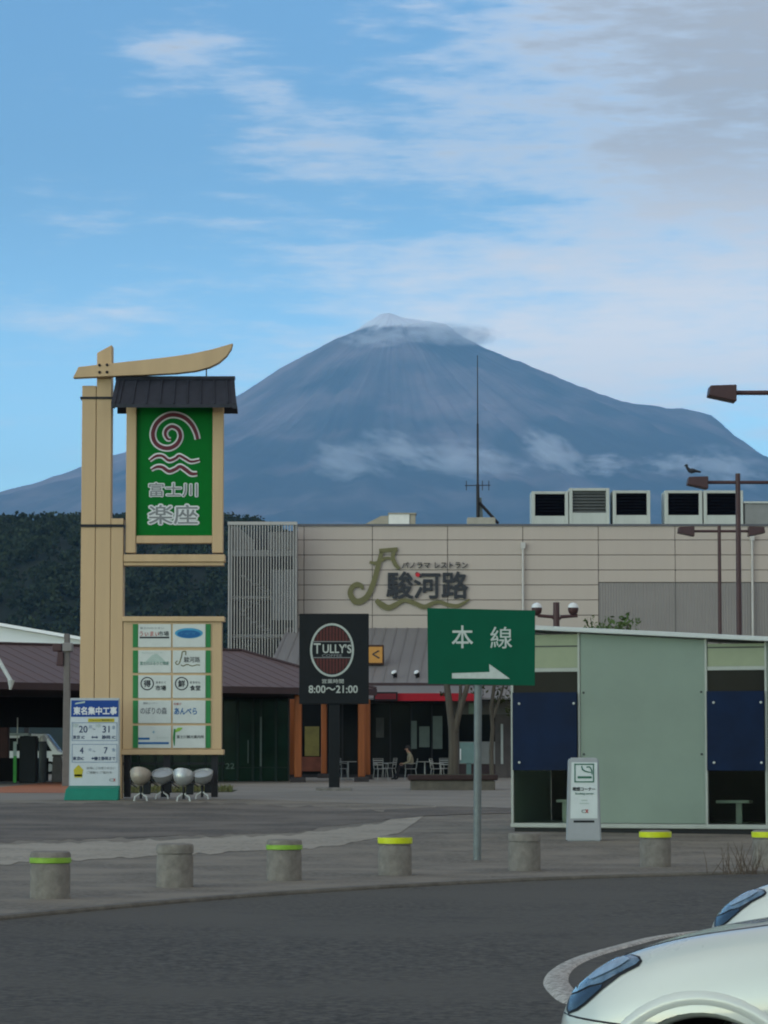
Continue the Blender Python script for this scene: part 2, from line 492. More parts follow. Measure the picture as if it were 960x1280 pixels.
def patch(name, px0, px1, near, far, material, z=0.005, n=30, m=26, jag=0.0):
    """sheet on the ground between two photo curves (callables px -> row)"""
    V = []
    for i in range(m):
        for j in range(n):
            px = px0 + (px1 - px0) * j / (n - 1)
            a, b = near(px), far(px)
            if jag: a += jag * (fbm(px * 0.08, 3.0, 3, 5) - 0.5) * 2; b += jag * (fbm(px * 0.07, 9.0, 3, 8) - 0.5) * 2
            V.append(tuple(G(px, a + (b - a) * i / (m - 1), z)))
    return grid_object(name, np.array(V), m, n, material, smooth=False)
def lin(*pts):
    xs_, ys_ = [p[0] for p in pts], [p[1] for p in pts]
    return lambda x: float(np.interp(x, xs_, ys_))
m_old = surface_mat('old_asphalt', (0.086, 0.073, 0.057), 0.35, 0.75, (0.060, 0.052, 0.041), 12, 0.45)
m_pale = surface_mat('pale_concrete', (0.265, 0.238, 0.186), 0.25, 0.2, (0.175, 0.156, 0.122), 12, 0.7)
m_plaza = surface_mat('plaza_paving', (0.19, 0.172, 0.14), 0.2, 0.22, (0.14, 0.126, 0.104), 20, 0.3)
m_brickred = surface_mat('red_paving', (0.30, 0.115, 0.055), 0.2, 0.2, (0.2, 0.08, 0.045), 20, 0.6)
patch('service_lane', -120, 520, lin((-120, 1056), (0, 1052), (200, 1046), (360, 1040), (470, 1026), (520, 1018)),
      lin((-120, 1006), (240, 1003), (400, 1008), (520, 1016)), m_old, 0.005, 140, 30, 3.0)
patch('concrete_path', -120, 545, lin((-120, 1086), (0, 1080), (160, 1072), (300, 1064), (420, 1058), (500, 1040), (545, 1012)),
      lin((-120, 1060), (0, 1056), (200, 1050), (360, 1043), (470, 1030), (520, 1014), (545, 1009)), m_pale, 0.006, 140, 26, 2.6)
patch('plaza', -160, 640, lin((-160, 1001), (300, 999), (420, 1003), (540, 1007), (640, 1010)), lin((-160, 968.4), (640, 968.4)), m_plaza, 0.005, 40, 60)
patch('red_walk', -30, 140, lin((-30, 991), (140, 991)), lin((-30, 987), (40, 980), (60, 977.5), (140, 977.5)), m_brickred, 0.011, 30, 12)
patch('crossing_lane', 480, 700, lin((480, 1024), (560, 1018), (640, 1016), (700, 1016)), lin((480, 1012), (560, 1009), (640, 1010), (700, 1010)), m_old, 0.011, 30, 10, 1.0)

# traffic island beside the parked cars: dark top, worn white painted rim
isl = [G(a, b, -0.1) for a, b in ((704, 1254), (688, 1243), (679, 1228), (690, 1212), (720, 1198), (765, 1185), (815, 1173), (880, 1165), (960, 1160), (1060, 1160), (1100, 1185), (1060, 1215), (900, 1235), (780, 1252), (730, 1256))]
def smooth_loop(pts, n=8):
    out = []; k = len(pts)
    for i in range(k):
        p0, p1, p2, p3 = [pts[(i + d) % k] for d in (-1, 0, 1, 2)]
        for j in range(n):
            t = j / n
            out.append(0.5 * (2 * p1 + (p2 - p0) * t + (2 * p0 - 5 * p1 + 4 * p2 - p3) * t * t + (3 * p1 - p0 - 3 * p2 + p3) * t ** 3))
    return out
isl = smooth_loop(isl)
cen = sum(isl, Vector()) / len(isl)
r_i = root('traffic_island', 'low asphalt traffic island with worn white rim beside the parked white cars', 'traffic island', (cen.x, cen.y, -0.1))
def inset(pts, d):
    out = []
    for i, p in enumerate(pts):
        t = (pts[(i + 1) % len(pts)] - pts[i - 1]).normalized(); nn = Vector((-t.y, t.x, 0))
        if nn.dot(cen - p) < 0: nn = -nn
        out.append(p + nn * d)
    return out
rim = MB(); n = len(isl); i1, i2, i3 = inset(isl, 0.03), inset(isl, 0.16), inset(isl, 0.19)
vs_ = [p for p in isl] + [p + Vector((0, 0, 0.022)) for p in i1] + [p + Vector((0, 0, 0.03)) for p in i2] + [p + Vector((0, 0, 0.01)) for p in i3]
rim.add(vs_, [(r * n + i, r * n + (i + 1) % n, (r + 1) * n + (i + 1) % n, (r + 1) * n + i) for r in range(3) for i in range(n)])
m_worn = mat('worn_white_paint', (0.10, 0.098, 0.088), 0.85, c2=(0.62, 0.58, 0.50), scale=26.0, bump=0.2, bscale=30, detail=9)
rim.build('rim', m_worn, r_i, smooth=True)
tp = MB(); ii = inset(isl, 0.175); tp.add([p + Vector((0, 0, 0.018)) for p in ii] + [cen + Vector((0, 0, 0.022))], [(i, (i + 1) % n, n) for i in range(n)])
tp.build('top', m_asphalt, r_i)

# =================================================================== MOUNTAIN
MY = 25600.0
K = MY / F
def prof(pts):
    r = np.array([abs(p[0]) * K for p in pts]); z = np.array([P(490, p[1], MY).z for p in pts])
    return lambda q: np.interp(q, r, z)
pl = prof([(0, 397), (18, 400), (34, 406), (52, 418), (84, 432), (121, 452), (157, 472), (194, 498), (240, 527), (335, 575), (440, 613), (490, 629), (700, 690), (1000, 752), (1500, 830), (2300, 905), (2900, 944)])
pr = prof([(0, 397), (36, 402), (70, 408), (90, 424), (113, 437), (171, 463), (244, 494), (310, 523), (360, 542), (420, 563), (467, 582), (600, 628), (900, 720), (1300, 800), (2000, 885), (2900, 944)])
NA, NR = 900, 170
ang = np.linspace(0, 2 * np.pi, NA, endpoint=False)
rad = 19000 * (np.linspace(0, 1, NR) ** 1.9)
A, Rr_ = np.meshgrid(ang, rad)
w = 0.5 + 0.5 * np.cos(A)
w = w * w * (3 - 2 * w)
H = pr(Rr_) * w + pl(Rr_) * (1 - w)
ax_, ay_ = np.cos(A), np.sin(A)
warp = 1.1 * fbm(Rr_ / 1800, ax_ * 3 + 9, 3, 40)
gul = np.abs(fbm(ax_ * 9 + warp + 20, ay_ * 9 + 30 + Rr_ / 5200, 4, 3) - 0.5) * 2
gul2 = np.abs(fbm(ax_ * 26 + warp * 2 + 20, ay_ * 26 + 30 + Rr_ / 2600, 4, 13) - 0.5) * 2
amp = np.clip(Rr_ / 2400, 0, 1) * np.clip(1.2 - Rr_ / 16000, 0.2, 1)
H = H + amp * ((gul - 0.3) * 90 + (gul2 - 0.3) * 50)
XX, YY = Rr_ * ax_, Rr_ * ay_
H += (fbm(XX / 350 + 50, YY / 350 + 50, 5, 21) - 0.5) * 110 * np.clip(Rr_ / 1200, 0.12, 1)
# the side vent's shoulder on the eastern flank
bx, by = 395 * K, -500.0
dd = np.sqrt(((XX - bx) / np.where(XX > bx, 230, 620)) ** 2 + ((YY - by) / 600) ** 2)
H += 185 * np.exp(-dd ** 2 * 1.1)
H += 40 * np.exp(-(((XX + 60) / 110) ** 2 + (YY / 200) ** 2))
H = np.maximum(H, gz(1000) - 0.10 + 0.0 * H)
H[-1] = gz(1000) - 0.13
bare = np.clip((H - 1900) / 900, 0, 1) * 0.55 + (fbm(ax_ * 7 + 3, ay_ * 7 + Rr_ / 4500, 4, 77) - 0.5) * 1.3 * np.clip(Rr_ / 2500, 0.15, 1) + (fbm(XX / 420, YY / 420, 5, 31) - 0.5) * 2.0 - 0.08
bare += np.clip(-XX / 2600, 0, 1) * 0.5 * np.clip((H - 1200) / 800, 0, 1)
bare = np.clip(bare, 0, 1)
snow = np.clip((H - (3490 + 50 * (fbm(XX / 130, YY / 130, 4, 5) - 0.5) * 2)) / 40, 0, 1)
m_mt = bpy.data.materials.new('mountain_rock_and_forest'); m_mt.use_nodes = True
n_, l_ = m_mt.node_tree.nodes, m_mt.node_tree.links
b_ = n_['Principled BSDF']; b_.inputs['Roughness'].default_value = 1.0; b_.inputs['Specular IOR Level'].default_value = 0.1
def attr(a):
    q = n_.new('ShaderNodeAttribute'); q.attribute_name = a; return q.outputs['Fac']
def mixn(f, a, b, blend='MIX'):
    q = n_.new('ShaderNodeMix'); q.data_type = 'RGBA'; q.blend_type = blend
    for s, v in (('Factor', f), ('A', a), ('B', b)):
        if isinstance(v, (int, float)): q.inputs[s].default_value = v
        elif isinstance(v, tuple): q.inputs[s].default_value = (*v, 1)
        else: l_.new(v, q.inputs[s])
    return q.outputs['Result']
tcm = n_.new('ShaderNodeTexCoord')
nzm = n_.new('ShaderNodeTexNoise'); nzm.inputs['Scale'].default_value = 0.005; nzm.inputs['Detail'].default_value = 9; nzm.inputs['Roughness'].default_value = 0.65
l_.new(tcm.outputs['Object'], nzm.inputs['Vector'])
forest = mixn(nzm.outputs['Fac'], (0.012, 0.016, 0.016), (0.085, 0.075, 0.06))
rock = mixn(nzm.outputs['Fac'], (0.10, 0.08, 0.078), (0.42, 0.31, 0.28))
basem = mixn(attr('bare'), forest, rock)
l_.new(mixn(attr('snow'), basem, (0.96, 0.96, 0.97)), b_.inputs['Base Color'])
V = np.stack([XX + (490 - 480) * K, YY + MY, H], -1).reshape(-1, 3)
mt = grid_object('mountain', V, NR, NA, m_mt, wrap=True)
for nm, arr in (('bare', bare), ('snow', snow)):
    at_ = mt.data.attributes.new(nm, 'FLOAT', 'POINT'); at_.data.foreach_set('value', arr.ravel().astype(np.float32))

# =================================================================== WOODED HILL
HY = 1500.0
hk = HY / F
ridge_px = lin((-900, 700), (-500, 668), (-200, 668), (0, 664), (40, 658), (80, 655), (120, 651), (150, 649), (220, 652), (285, 656), (330, 662), (350, 668), (380, 690), (440, 730), (520, 800), (640, 900), (760, 945))
hx = np.linspace(-600, 130, 110); hy = np.linspace(-420, 300, 60)
def hillz(x, y):
    top = P(480, ridge_px(480 + x / hk), HY).z
    s = y / 420.0
    f = max(0.0, 1 - s * s) if y < 0 else max(0.0, 1 - (y / 420) ** 2)
    return gz(1000) - 0.1 + max(0, top - 5.0) * f * (0.96 + 0.08 * float(fbm(x / 60, y / 60, 3, 8)))
V = np.array([(x, HY + y, hillz(x, y)) for y in hy for x in hx])
m_hill = mat('hill_floor', (0.012, 0.018, 0.010), 1.0, 0.4, 0.05)
grid_object('hill', V, len(hy), len(hx), m_hill)
# the wood on it, read as one mass: many crowns of leaf faces
m_leaf = mat('far_leaf', (0.006, 0.014, 0.006), 0.9, c2=(0.030, 0.042, 0.018), scale=0.12)
verts, faces = [], []
tv = []
for _ in range(2300):
    x = random.uniform(-230, 60); y = random.uniform(-330, 20) if random.random() < 0.7 else random.uniform(-30, 40)
    z = hillz(x, y)
    if z < 8: continue
    tv.append((x, y + HY, z, random.uniform(2.6, 4.6), random.uniform(4.5, 7.5)))
for (x, y, z, rx, h) in tv:
    nq = 64
    u = rng.normal(size=(nq, 3)); u /= np.linalg.norm(u, axis=1)[:, None]
    rr = rng.uniform(0.55, 1.08, nq)[:, None]
    c = np.array([x, y, z + h * 0.45]) + u * rr * np.array([rx, rx, h * 0.55])
    a = rng.normal(size=(nq, 3)); a /= np.linalg.norm(a, axis=1)[:, None]
    b = np.cross(a, rng.normal(size=(nq, 3))); b /= np.linalg.norm(b, axis=1)[:, None]
    s = rng.uniform(0.6, 1.25, nq)[:, None]
    k = len(verts)
    q = np.stack([c - a * s, c - b * s * 0.8, c + a * s, c + b * s * 0.8], 1).reshape(-1, 3)
    verts.extend(q.tolist())
    faces.extend([(k + 4 * i, k + 4 * i + 1, k + 4 * i + 2, k + 4 * i + 3) for i in range(nq)])
me = bpy.data.meshes.new('forest'); me.from_pydata(verts, [], faces); me.materials.append(m_leaf)
fo = bpy.data.objects.new('forest', me); col.objects.link(fo)
tag(fo, 'dark evergreen wood covering the hill behind the sign tower', 'forest', kind='stuff')

# =================================================================== MATERIALS FOR OBJECTS
m_beige = mat('beige_painted_board', (0.48, 0.338, 0.190), 0.6, 0.07, 2.5, 0.15, 30, streak=True)
m_strap = mat('dark_steel', (0.012, 0.011, 0.013), 0.5, 0.2, 8)
m_slate = mat('slate_sheet', (0.022, 0.024, 0.032), 0.55, 0.25, 5)
m_green = mat('sign_green', (0.001, 0.125, 0.015), 0.5, 0.08, 2, spec=0.08)
m_white = mat('white_print', (0.62, 0.63, 0.62), 0.6, 0.03, 8)
m_maroon = mat('maroon_print', (0.115, 0.020, 0.030), 0.6, 0.1, 8)
m_ink = mat('dark_print', (0.03, 0.032, 0.036), 0.6, 0.1, 8)
m_grey_ink = mat('grey_print', (0.19, 0.20, 0.20), 0.6, 0.05, 8)
m_panelw = mat('white_sign_panel', (0.50, 0.53, 0.49), 0.5, 0.05, 3)
m_conc = mat('bollard_concrete', (0.19, 0.174, 0.148), 0.95, 0.22, 9.0, 0.6, 70)
m_wall = mat('wall_panel', (0.425, 0.362, 0.31), 0.65, 0.035, 0.9, 0.1, 12, streak=True)
m_gap = mat('panel_joint', (0.10, 0.098, 0.095), 0.9, 0.1, 4)
m_metalroof = mat('grey_metal_roof', (0.175, 0.165, 0.158), 0.5, 0.07, 0.8, 0.1, 10)
m_plum = mat('plum_metal_roof', (0.098, 0.062, 0.058), 0.55, 0.1, 0.8, 0.1, 10)
m_plumdark = mat('plum_fascia', (0.045, 0.026, 0.026), 0.6, 0.1, 2)
m_orange = mat('orange_timber', (0.23, 0.068, 0.018), 0.6, 0.22, 5.0, 0.2, 40, streak=True)
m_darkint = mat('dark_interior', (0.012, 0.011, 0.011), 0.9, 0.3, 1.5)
m_brown = mat('lamp_brown', (0.060, 0.030, 0.030), 0.45, 0.12, 6)
m_palemetal = mat('pale_metal', (0.40, 0.42, 0.39), 0.5, 0.06, 3)
m_galv = mat('galvanised_pole', (0.135, 0.155, 0.15), 0.5, 0.1, 8, metal=0.2)
m_black = mat('black_paint', (0.009, 0.010, 0.011), 0.45, 0.15, 4, spec=0.15)

# =================================================================== RESTAURANT BUILDING
BY = 140.0
rb = root('restaurant_building', 'pale panelled restaurant building with dark lettering and green brush emblem', 'building', (P(650, 970, BY + 5).x, BY + 6, gz(BY)))
xw = lambda px: P(px, 700, BY).x
zw = lambda py: P(480, py, BY).z
b = MB()
b.box(xw(372.5), xw(1130), BY + 0.10, BY + 12, gz(BY) - 0.1, zw(657.5))
b.build('wall', m_gap, rb)
# cladding panels with recessed joints
vx = [380, 465.5, 559.5, 653.6, 748, 844, 940, 1034, 1129]
vx = [372] + vx
hz_ = [656.5, 675, 693.7, 712.5, 731.2, 750, 769, 788, 807, 826, 845, 864]
pm = {}
for i in range(len(vx) - 1):
    for j in range(len(hz_) - 1):
        x0, x1 = xw(vx[i]) + 0.012, xw(vx[i + 1]) - 0.012
        z1, z0 = zw(hz_[j]) - 0.012, zw(hz_[j + 1]) + 0.012
        if vx[i] >= 748 and j >= 4: continue
        if j > 6 and vx[i] < 640: continue
        if vx[i] >= 748 and j == 3: z0 = zw(728) + 0.012
        key = (round(x1 - x0, 2), round(z1 - z0, 2))
        if key not in pm:
            q = MB(); q.box(-(x1 - x0) / 2, (x1 - x0) / 2, 0, 0.09, -(z1 - z0) / 2, (z1 - z0) / 2)
            pm[key] = q.mesh('panel', bevel=0.012); pm[key].materials.append(m_wall)
        o = bpy.data.objects.new('panel', pm[key]); col.objects.link(o); o.parent = rb
        o.location = Vector(((x0 + x1) / 2, BY + random.uniform(-0.004, 0.004), (z0 + z1) / 2)) - rb.location
b = MB(); b.box(xw(371), xw(1131), BY - 0.06, BY + 0.3, zw(657.2) - 0.02, zw(655.0))
b.build('coping', mat('coping_metal', (0.10, 0.10, 0.11), 0.5, 0.1, 2), rb)
b = MB(); b.box(xw(372.5), xw(1130), BY + 0.3, BY + 12.2, zw(657.2), zw(657.2) + 0.06)
b.build('flat_roof', m_palemetal, rb)
# ribbed grey cladding low on the right
m_ribgrey = mat('ribbed_grey_cladding', (0.225, 0.205, 0.19), 0.6, 0.05, 0.8)
def ribbed(x0, x1, z0, z1, y, step, d):
    q = MB(); n = int((x1 - x0) / step); vs_ = []
    for i in range(n + 1):
        x = x0 + (x1 - x0) * i / n
        for dx, dy in ((0, 0), (0.35, 0), (0.5, d), (0.85, d)):
            xx = min(x1, x + dx * step)
            vs_ += [(xx, y + dy, z0), (xx, y + dy, z1)]
    k = len(vs_) // 2
    q.add(vs_, [(2 * i, 2 * i + 2, 2 * i + 3, 2 * i + 1) for i in range(k - 1)])
    return q
for a, c in ((748, 844), (844, 940), (940, 1034), (1034, 1129)):
    ribbed(xw(a) + 0.015, xw(c) - 0.015, gz(BY) + 1.0, zw(728.5), BY + 0.03, 0.12, 0.014).build('ribbed_panel', m_ribgrey, rb)
# downpipes
for px, y0, y1 in ((653.6, 686, 800), (940, 676, 830)):
    q = MB(); x = xw(px)
    q.tube([(x, BY - 0.13, zw(y1)), (x, BY - 0.13, zw(y0))], 0.055, 10)
    q.box(x - 0.10, x + 0.10, BY - 0.20, BY - 0.02, zw(y0), zw(y0) + 0.28)
    q.build('downpipe', mat('pipe_grey', (0.45, 0.43, 0.40), 0.5, 0.05, 3), rb, smooth=True)

# open stair tower behind a vertical louvre screen
LY = 138.6
xl = lambda px: P(px, 730, LY).x
zl = lambda py: P(480, py, LY).z
m_lou = mat('louvre_metal', (0.36, 0.345, 0.325), 0.55, 0.05, 3)
q = MB(); hgt = zl(655) - zl(840)
q.box(-0.022, 0.022, 0, 0.12, 0, hgt)
lm = q.mesh('louvre_slat', bevel=0.006); lm.materials.append(m_lou)
nsl = 25
for i in range(nsl):
    px = 286 + (370 - 286) * i / (nsl - 1)
    o = bpy.data.objects.new('louvre_slat', lm); col.objects.link(o); o.parent = rb
    o.location = Vector((xl(px), LY, zl(840))) - rb.location
q = MB(); q.boxpx(284.5, 371.5, 652, 656, LY - 0.03, 0.25); q.build('louvre_head', m_lou, rb)
q = MB(); q.boxpx(285, 371, 687.5, 695, LY + 0.14, 0.2); q.build('louvre_beam', m_lou, rb)
for a, c in ((285, 289), (367, 371.8)):
    q = MB(); q.boxpx(a, c, 656, 842, LY + 0.13, 0.14); q.build('louvre_post', m_lou, rb)
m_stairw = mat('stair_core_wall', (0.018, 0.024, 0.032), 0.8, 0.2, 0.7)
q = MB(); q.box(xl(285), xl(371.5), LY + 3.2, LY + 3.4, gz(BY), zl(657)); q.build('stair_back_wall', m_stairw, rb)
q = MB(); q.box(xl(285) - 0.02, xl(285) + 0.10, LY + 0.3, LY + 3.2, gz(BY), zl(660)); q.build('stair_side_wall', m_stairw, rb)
q = MB(); q.prismpx([(289, 658), (297, 658), (318, 676), (318, 687), (289, 687)], LY + 0.4, 0.12); q.build('wind_panel', m_lou, rb)
q = MB(); q.boxpx(335, 368, 665, 687, LY + 0.4, 0.12); q.build('wind_panel', m_lou, rb)
q = MB(); q.boxpx(340, 368, 712, 775, LY + 0.8, 0.1); q.build('wind_panel', mat('grey_wind_panel', (0.28, 0.29, 0.29), 0.6, 0.08, 2), rb)
for k in range(4):     # flights of open steps
    ya, yb = 716 + k * 24, 716 + (k + 1) * 24
    for s in range(5):
        q = MB(); px = (303 + s * 7.5) if k % 2 else (333 - s * 7.5)
        py = yb - (yb - ya) * s / 5
        q.boxpx(px - 4, px + 4, py - 2.1, py, LY + 0.9 + 0.7 * (k % 2), 1.0)
        q.build('stair_tread', mat('stair_steel', (0.16, 0.165, 0.165), 0.6, 0.1, 3), rb)
q = MB(); q.boxpx(286, 370, 745, 748.5, LY + 1.4, 1.7); q.build('landing', m_lou, rb)
q = MB(); q.boxpx(286, 370, 793, 797, LY + 1.4, 1.7); q.build('landing', m_lou, rb)

# wall lettering and emblem
m_olive = mat('olive_emblem', (0.135, 0.125, 0.055), 0.6, 0.08, 3)
q = MB()
q.ribbon([(453, 737), (452, 733), (446, 730.5), (439.5, 735), (438, 743), (444, 751.5), (452, 751), (460, 744), (467, 728), (473, 706), (477, 690)], [2, 5.5, 6.5, 6, 6.5, 8, 8, 7, 6.5, 6, 5], BY - 0.1, 0.07)
q.ribbon([(474, 688.5), (485, 687.5), (497, 686.5)], 5, BY - 0.1, 0.068)
q.ribbon([(493, 688), (491, 697), (494, 705), (499, 711)], [5, 5, 5, 4.5], BY - 0.102, 0.07)
q.ribbon([(462, 702.5), (469, 704), (476, 701), (483, 697.5), (491, 698.5)], [3, 4.5, 4, 3.5, 3], BY - 0.098, 0.07)
q.build('brush_emblem', m_olive, rb)
q = MB(); q.ribbon([(470, 750), (477, 756), (486, 759.5), (496, 755), (505, 750.5), (516, 753), (530, 758.5), (541, 754), (550, 752.5), (560, 756), (571, 757.5), (579, 754), (587, 749)], [5, 8, 7, 6, 5, 5.5, 6, 5, 4.5, 5, 5, 4, 1.5], BY - 0.1, 0.07)
q.build('wave_emblem', m_olive, rb)
text('駿河路', 534, 731.5, 33, BY - 0.04, m_ink, rb, w=101, bold=0.022, thick=0.07)
text('パノラマ', 520, 706.5, 7.5, BY - 0.04, m_ink, rb, w=35, bold=0.012, thick=0.06)
text('レストラン', 564, 706.5, 7.5, BY - 0.04, m_ink, rb, w=41, bold=0.012, thick=0.06)
q = MB(); q.lathe(P(522, 718.5, BY - 0.10), [(0.001, 0), (0.10, 0), (0.10, 0.03), (0.001, 0.03)], 16, axis=(0, -1, 0)); q.build('red_dot', mat('red_print', (0.45, 0.02, 0.03), 0.6, 0.05, 4), rb)

# lower grey roof, fascia and cafe front (all one building)
def quad3(name, pts, material, parent, thick=0.12):
    q = MB(); a = [Vector(p) for p in pts]; nn = (a[1] - a[0]).cross(a[3] - a[0]).normalized()
    if nn.z < 0: nn = -nn
    q.add(a + [p - nn * thick for p in a], [(0, 1, 2, 3), (7, 6, 5, 4)] + [(i, i + 4, (i + 1) % 4 + 4, (i + 1) % 4) for i in range(4)])
    return q.build(name, material, parent)
RT, RB_ = 139.4, 131.0
quad3('lower_roof',
      [Vector((P(327, 854, RB_).x, RB_, P(327, 854, RB_).z)), Vector((P(700, 854, RB_).x, RB_, P(700, 854, RB_).z)), Vector((P(700, 785, RT).x, RT, P(480, 785, RT).z)), Vector((P(358, 785, RT).x, RT, P(480, 785, RT).z))], m_metalroof, rb)
# standing seams
for i in range(26):
    t = i / 25; xa = P(331, 854, RB_).x * (1 - t) + P(698, 854, RB_).x * t; xb = P(361, 785, RT).x * (1 - t) + P(698, 785, RT).x * t
    q = MB(); za, zb = P(480, 854, RB_).z, P(480, 785, RT).z
    q.add([(xa - .02, RB_, za + .02), (xa + .02, RB_, za + .02), (xb + .02, RT, zb + .02), (xb - .02, RT, zb + .02), (xa - .02, RB_, za + .028), (xa + .02, RB_, za + .028), (xb + .02, RT, zb + .028), (xb - .02, RT, zb + .028)],
          [(4, 5, 6, 7), (0, 4, 7, 3), (1, 2, 6, 5), (0, 1, 5, 4)])
    q.build('roof_seam', m_metalroof, rb)
q = MB(); q.boxpx(327, 700, 853.5, 857, RB_ - 0.06, 0.3); q.build('fascia', m_plumdark, rb)
quad3('canopy', [P(395, 872, RB_ - 3.6), P(700, 872, RB_ - 3.6), P(700, 857, RB_ - 0.1), P(395, 857, RB_ - 0.1)], m_metalroof, rb, 0.08)
q = MB(); q.boxpx(469, 602, 866.5, 876, RB_ - 3.75, 0.5); aw = q.build('awning', mat('red_awning', (0.32, 0.008, 0.016), 0.7, 0.1, 3), rb)
q = MB(); q.boxpx(467, 497, 865, 876, RB_ - 3.86, 0.08); sb = q.build('awning_sign', m_black, rb)
q = MB(); q.boxpx(469, 495, 867, 874, RB_ - 3.89, 0.03); q.build('sign_face', mat('dull_red', (0.16, 0.012, 0.016), 0.6, 0.1, 3), sb)
text("TULLY'S", 482, 870.5, 3.6, RB_ - 3.90, m_maroon, sb, w=20)
# cafe shopfront: back wall, dark glass, mullions, door leaves, counter, posters
CY = 131.2
m_glassd = mat('dark_shop_glass', (0.008, 0.009, 0.010), 0.08, 0.3, 0.6, spec=0.03)
q = MB(); q.boxpx(374, 690, 857, 973, CY + 3.0, 0.2); q.build('cafe_back_wall', mat('cafe_interior', (0.03, 0.028, 0.026), 0.9, 0.4, 0.8), rb)
xb = [376, 402, 428, 462, 488, 514, 540, 566]
for i in range(len(xb) - 1):
    q = MB(); q.boxpx(xb[i] + 1.0, xb[i + 1] - 1.0, 880, 968, CY, 0.03); q.build('pane', m_glassd, rb)
    q = MB(); q.boxpx(xb[i] - 0.9, xb[i] + 0.9, 857, 971, CY - 0.03, 0.1); q.build('mullion', m_strap, rb)
q = MB(); q.boxpx(376, 566, 876, 879, CY - 0.04, 0.1); q.build('transom', m_strap, rb)
q = MB(); q.boxpx(376, 566, 968, 972.5, CY - 0.05, 0.14); q.build('threshold', m_strap, rb)
m_pale_door = mat('pale_green_leaf', (0.10, 0.125, 0.105), 0.4, 0.15, 1.5)
for a, c, y0, y1 in ((514, 521, 901, 936), (524, 537, 908, 934), (541, 553, 895, 936)):
    q = MB(); q.boxpx(a, c, y0, y1, CY - 0.09, 0.05); q.build('poster', m_pale_door, rb)
q = MB(); q.boxpx(381, 399, 908, 945, CY - 0.09, 0.05); q.build('poster', mat('mustard_poster', (0.13, 0.11, 0.03), 0.6, 0.2, 2), rb)
q = MB(); q.boxpx(377, 402, 946, 964, CY - 0.12, 0.08); q.build('low_panel', mat('rust_panel', (0.10, 0.030, 0.018), 0.7, 0.25, 3), rb)
q = MB(); q.boxpx(470, 480, 897, 922, CY - 0.09, 0.05); q.build('poster', mat('dim_poster', (0.04, 0.04, 0.035), 0.6, 0.3, 3), rb)
q = MB(); q.boxpx(488, 512, 928, 939, CY + 0.3, 0.4); q.build('counter', mat('teal_counter', (0.014, 0.07, 0.055), 0.6, 0.15, 3), rb)
# kiosk hatch at the right
q = MB(); q.boxpx(566, 690, 876, 893, CY - 0.1, 0.2); q.build('hatch_head', mat('hatch_grey', (0.13, 0.125, 0.115), 0.7, 0.12, 2), rb)
q = MB(); q.boxpx(574, 619, 893, 927, CY, 0.05); q.build('pane', m_glassd, rb)
for a, c in ((566, 574), (619, 634), (634, 690)):
    q = MB(); q.boxpx(a, c, 893, 972, CY - 0.1 if a != 634 else CY - 0.06, 0.2); q.build('pier', mat('pier_grey', (0.10, 0.085, 0.078), 0.7, 0.15, 2), rb)
q = MB(); q.boxpx(574, 619, 927, 955, CY - 0.14, 0.2); q.build('counter', mat('counter_grey', (0.22, 0.22, 0.21), 0.7, 0.1, 2), rb)
q = MB(); q.boxpx(574, 619, 955, 972, CY - 0.08, 0.14); q.build('counter_base', m_plumdark, rb)
q = MB(); q.boxpx(586, 602, 879, 892, CY - 0.16, 0.05); q.build('poster', mat('mint_poster', (0.22, 0.32, 0.24), 0.6, 0.15, 3), rb)
q = MB(); q.boxpx(626, 629, 905, 955, CY - 0.2, 0.08); q.build('pipe', m_palemetal, rb)

# hanging lantern sign on the lower roof
ls = root('lantern_sign', 'square amber lantern sign in a dark frame above the grey lower roof', 'sign', P(469, 831, 133.4))
q = MB(); q.boxpx(459, 480, 806, 831, 133.4, 0.45); q.build('case', mat('dark_wood_frame', (0.05, 0.022, 0.012), 0.6, 0.2, 4), ls, bevel=0.02)
q = MB(); q.boxpx(461, 478, 808.5, 828.5, 133.37, 0.04); q.build('face', mat('amber_face', (0.46, 0.22, 0.05), 0.5, 0.1, 3), ls)
text('く', 470, 818, 10, 133.36, m_ink, ls, bold=0.02, w=9)
for px in (465, 475):
    q = MB(); q.tube([P(px, 830.5, 133.6), P(px, 838, 133.6) + Vector((0, 0, -0.2))], 0.03, 6); q.build('bracket', m_strap, ls)

# two small spotlights on the lower roof
for px, lab in ((492.5, 'small white-topped spotlight on the grey lower roof next to the lantern sign'), (520.5, 'small white-topped spotlight on the grey lower roof near the green direction sign')):
    base = P(px, 848, 131.75); sl = root('roof_spotlight', lab, 'spotlight', base, 'spotlights on the lower roof')
    q = MB(); q.tube([base + Vector((0, 0, -0.05)), base + Vector((0, 0, 0.15))], 0.03, 8); q.build('stem', m_strap, sl)
    q = MB(); q.lathe(base + Vector((0.06, 0, 0.12)), [(0.05, -0.08), (0.10, 0.02), (0.115, 0.14)], 14, axis=(-0.5, -0.3, 0.9)); q.build('housing', m_strap, sl, smooth=True)
    q = MB(); q.lathe(base + Vector((0.0, -0.04, 0.26)), [(0.118, -0.02), (0.10, 0.05), (0.02, 0.08)], 14, axis=(-0.5, -0.3, 0.9)); q.build('lens', m_white, sl, smooth=True)

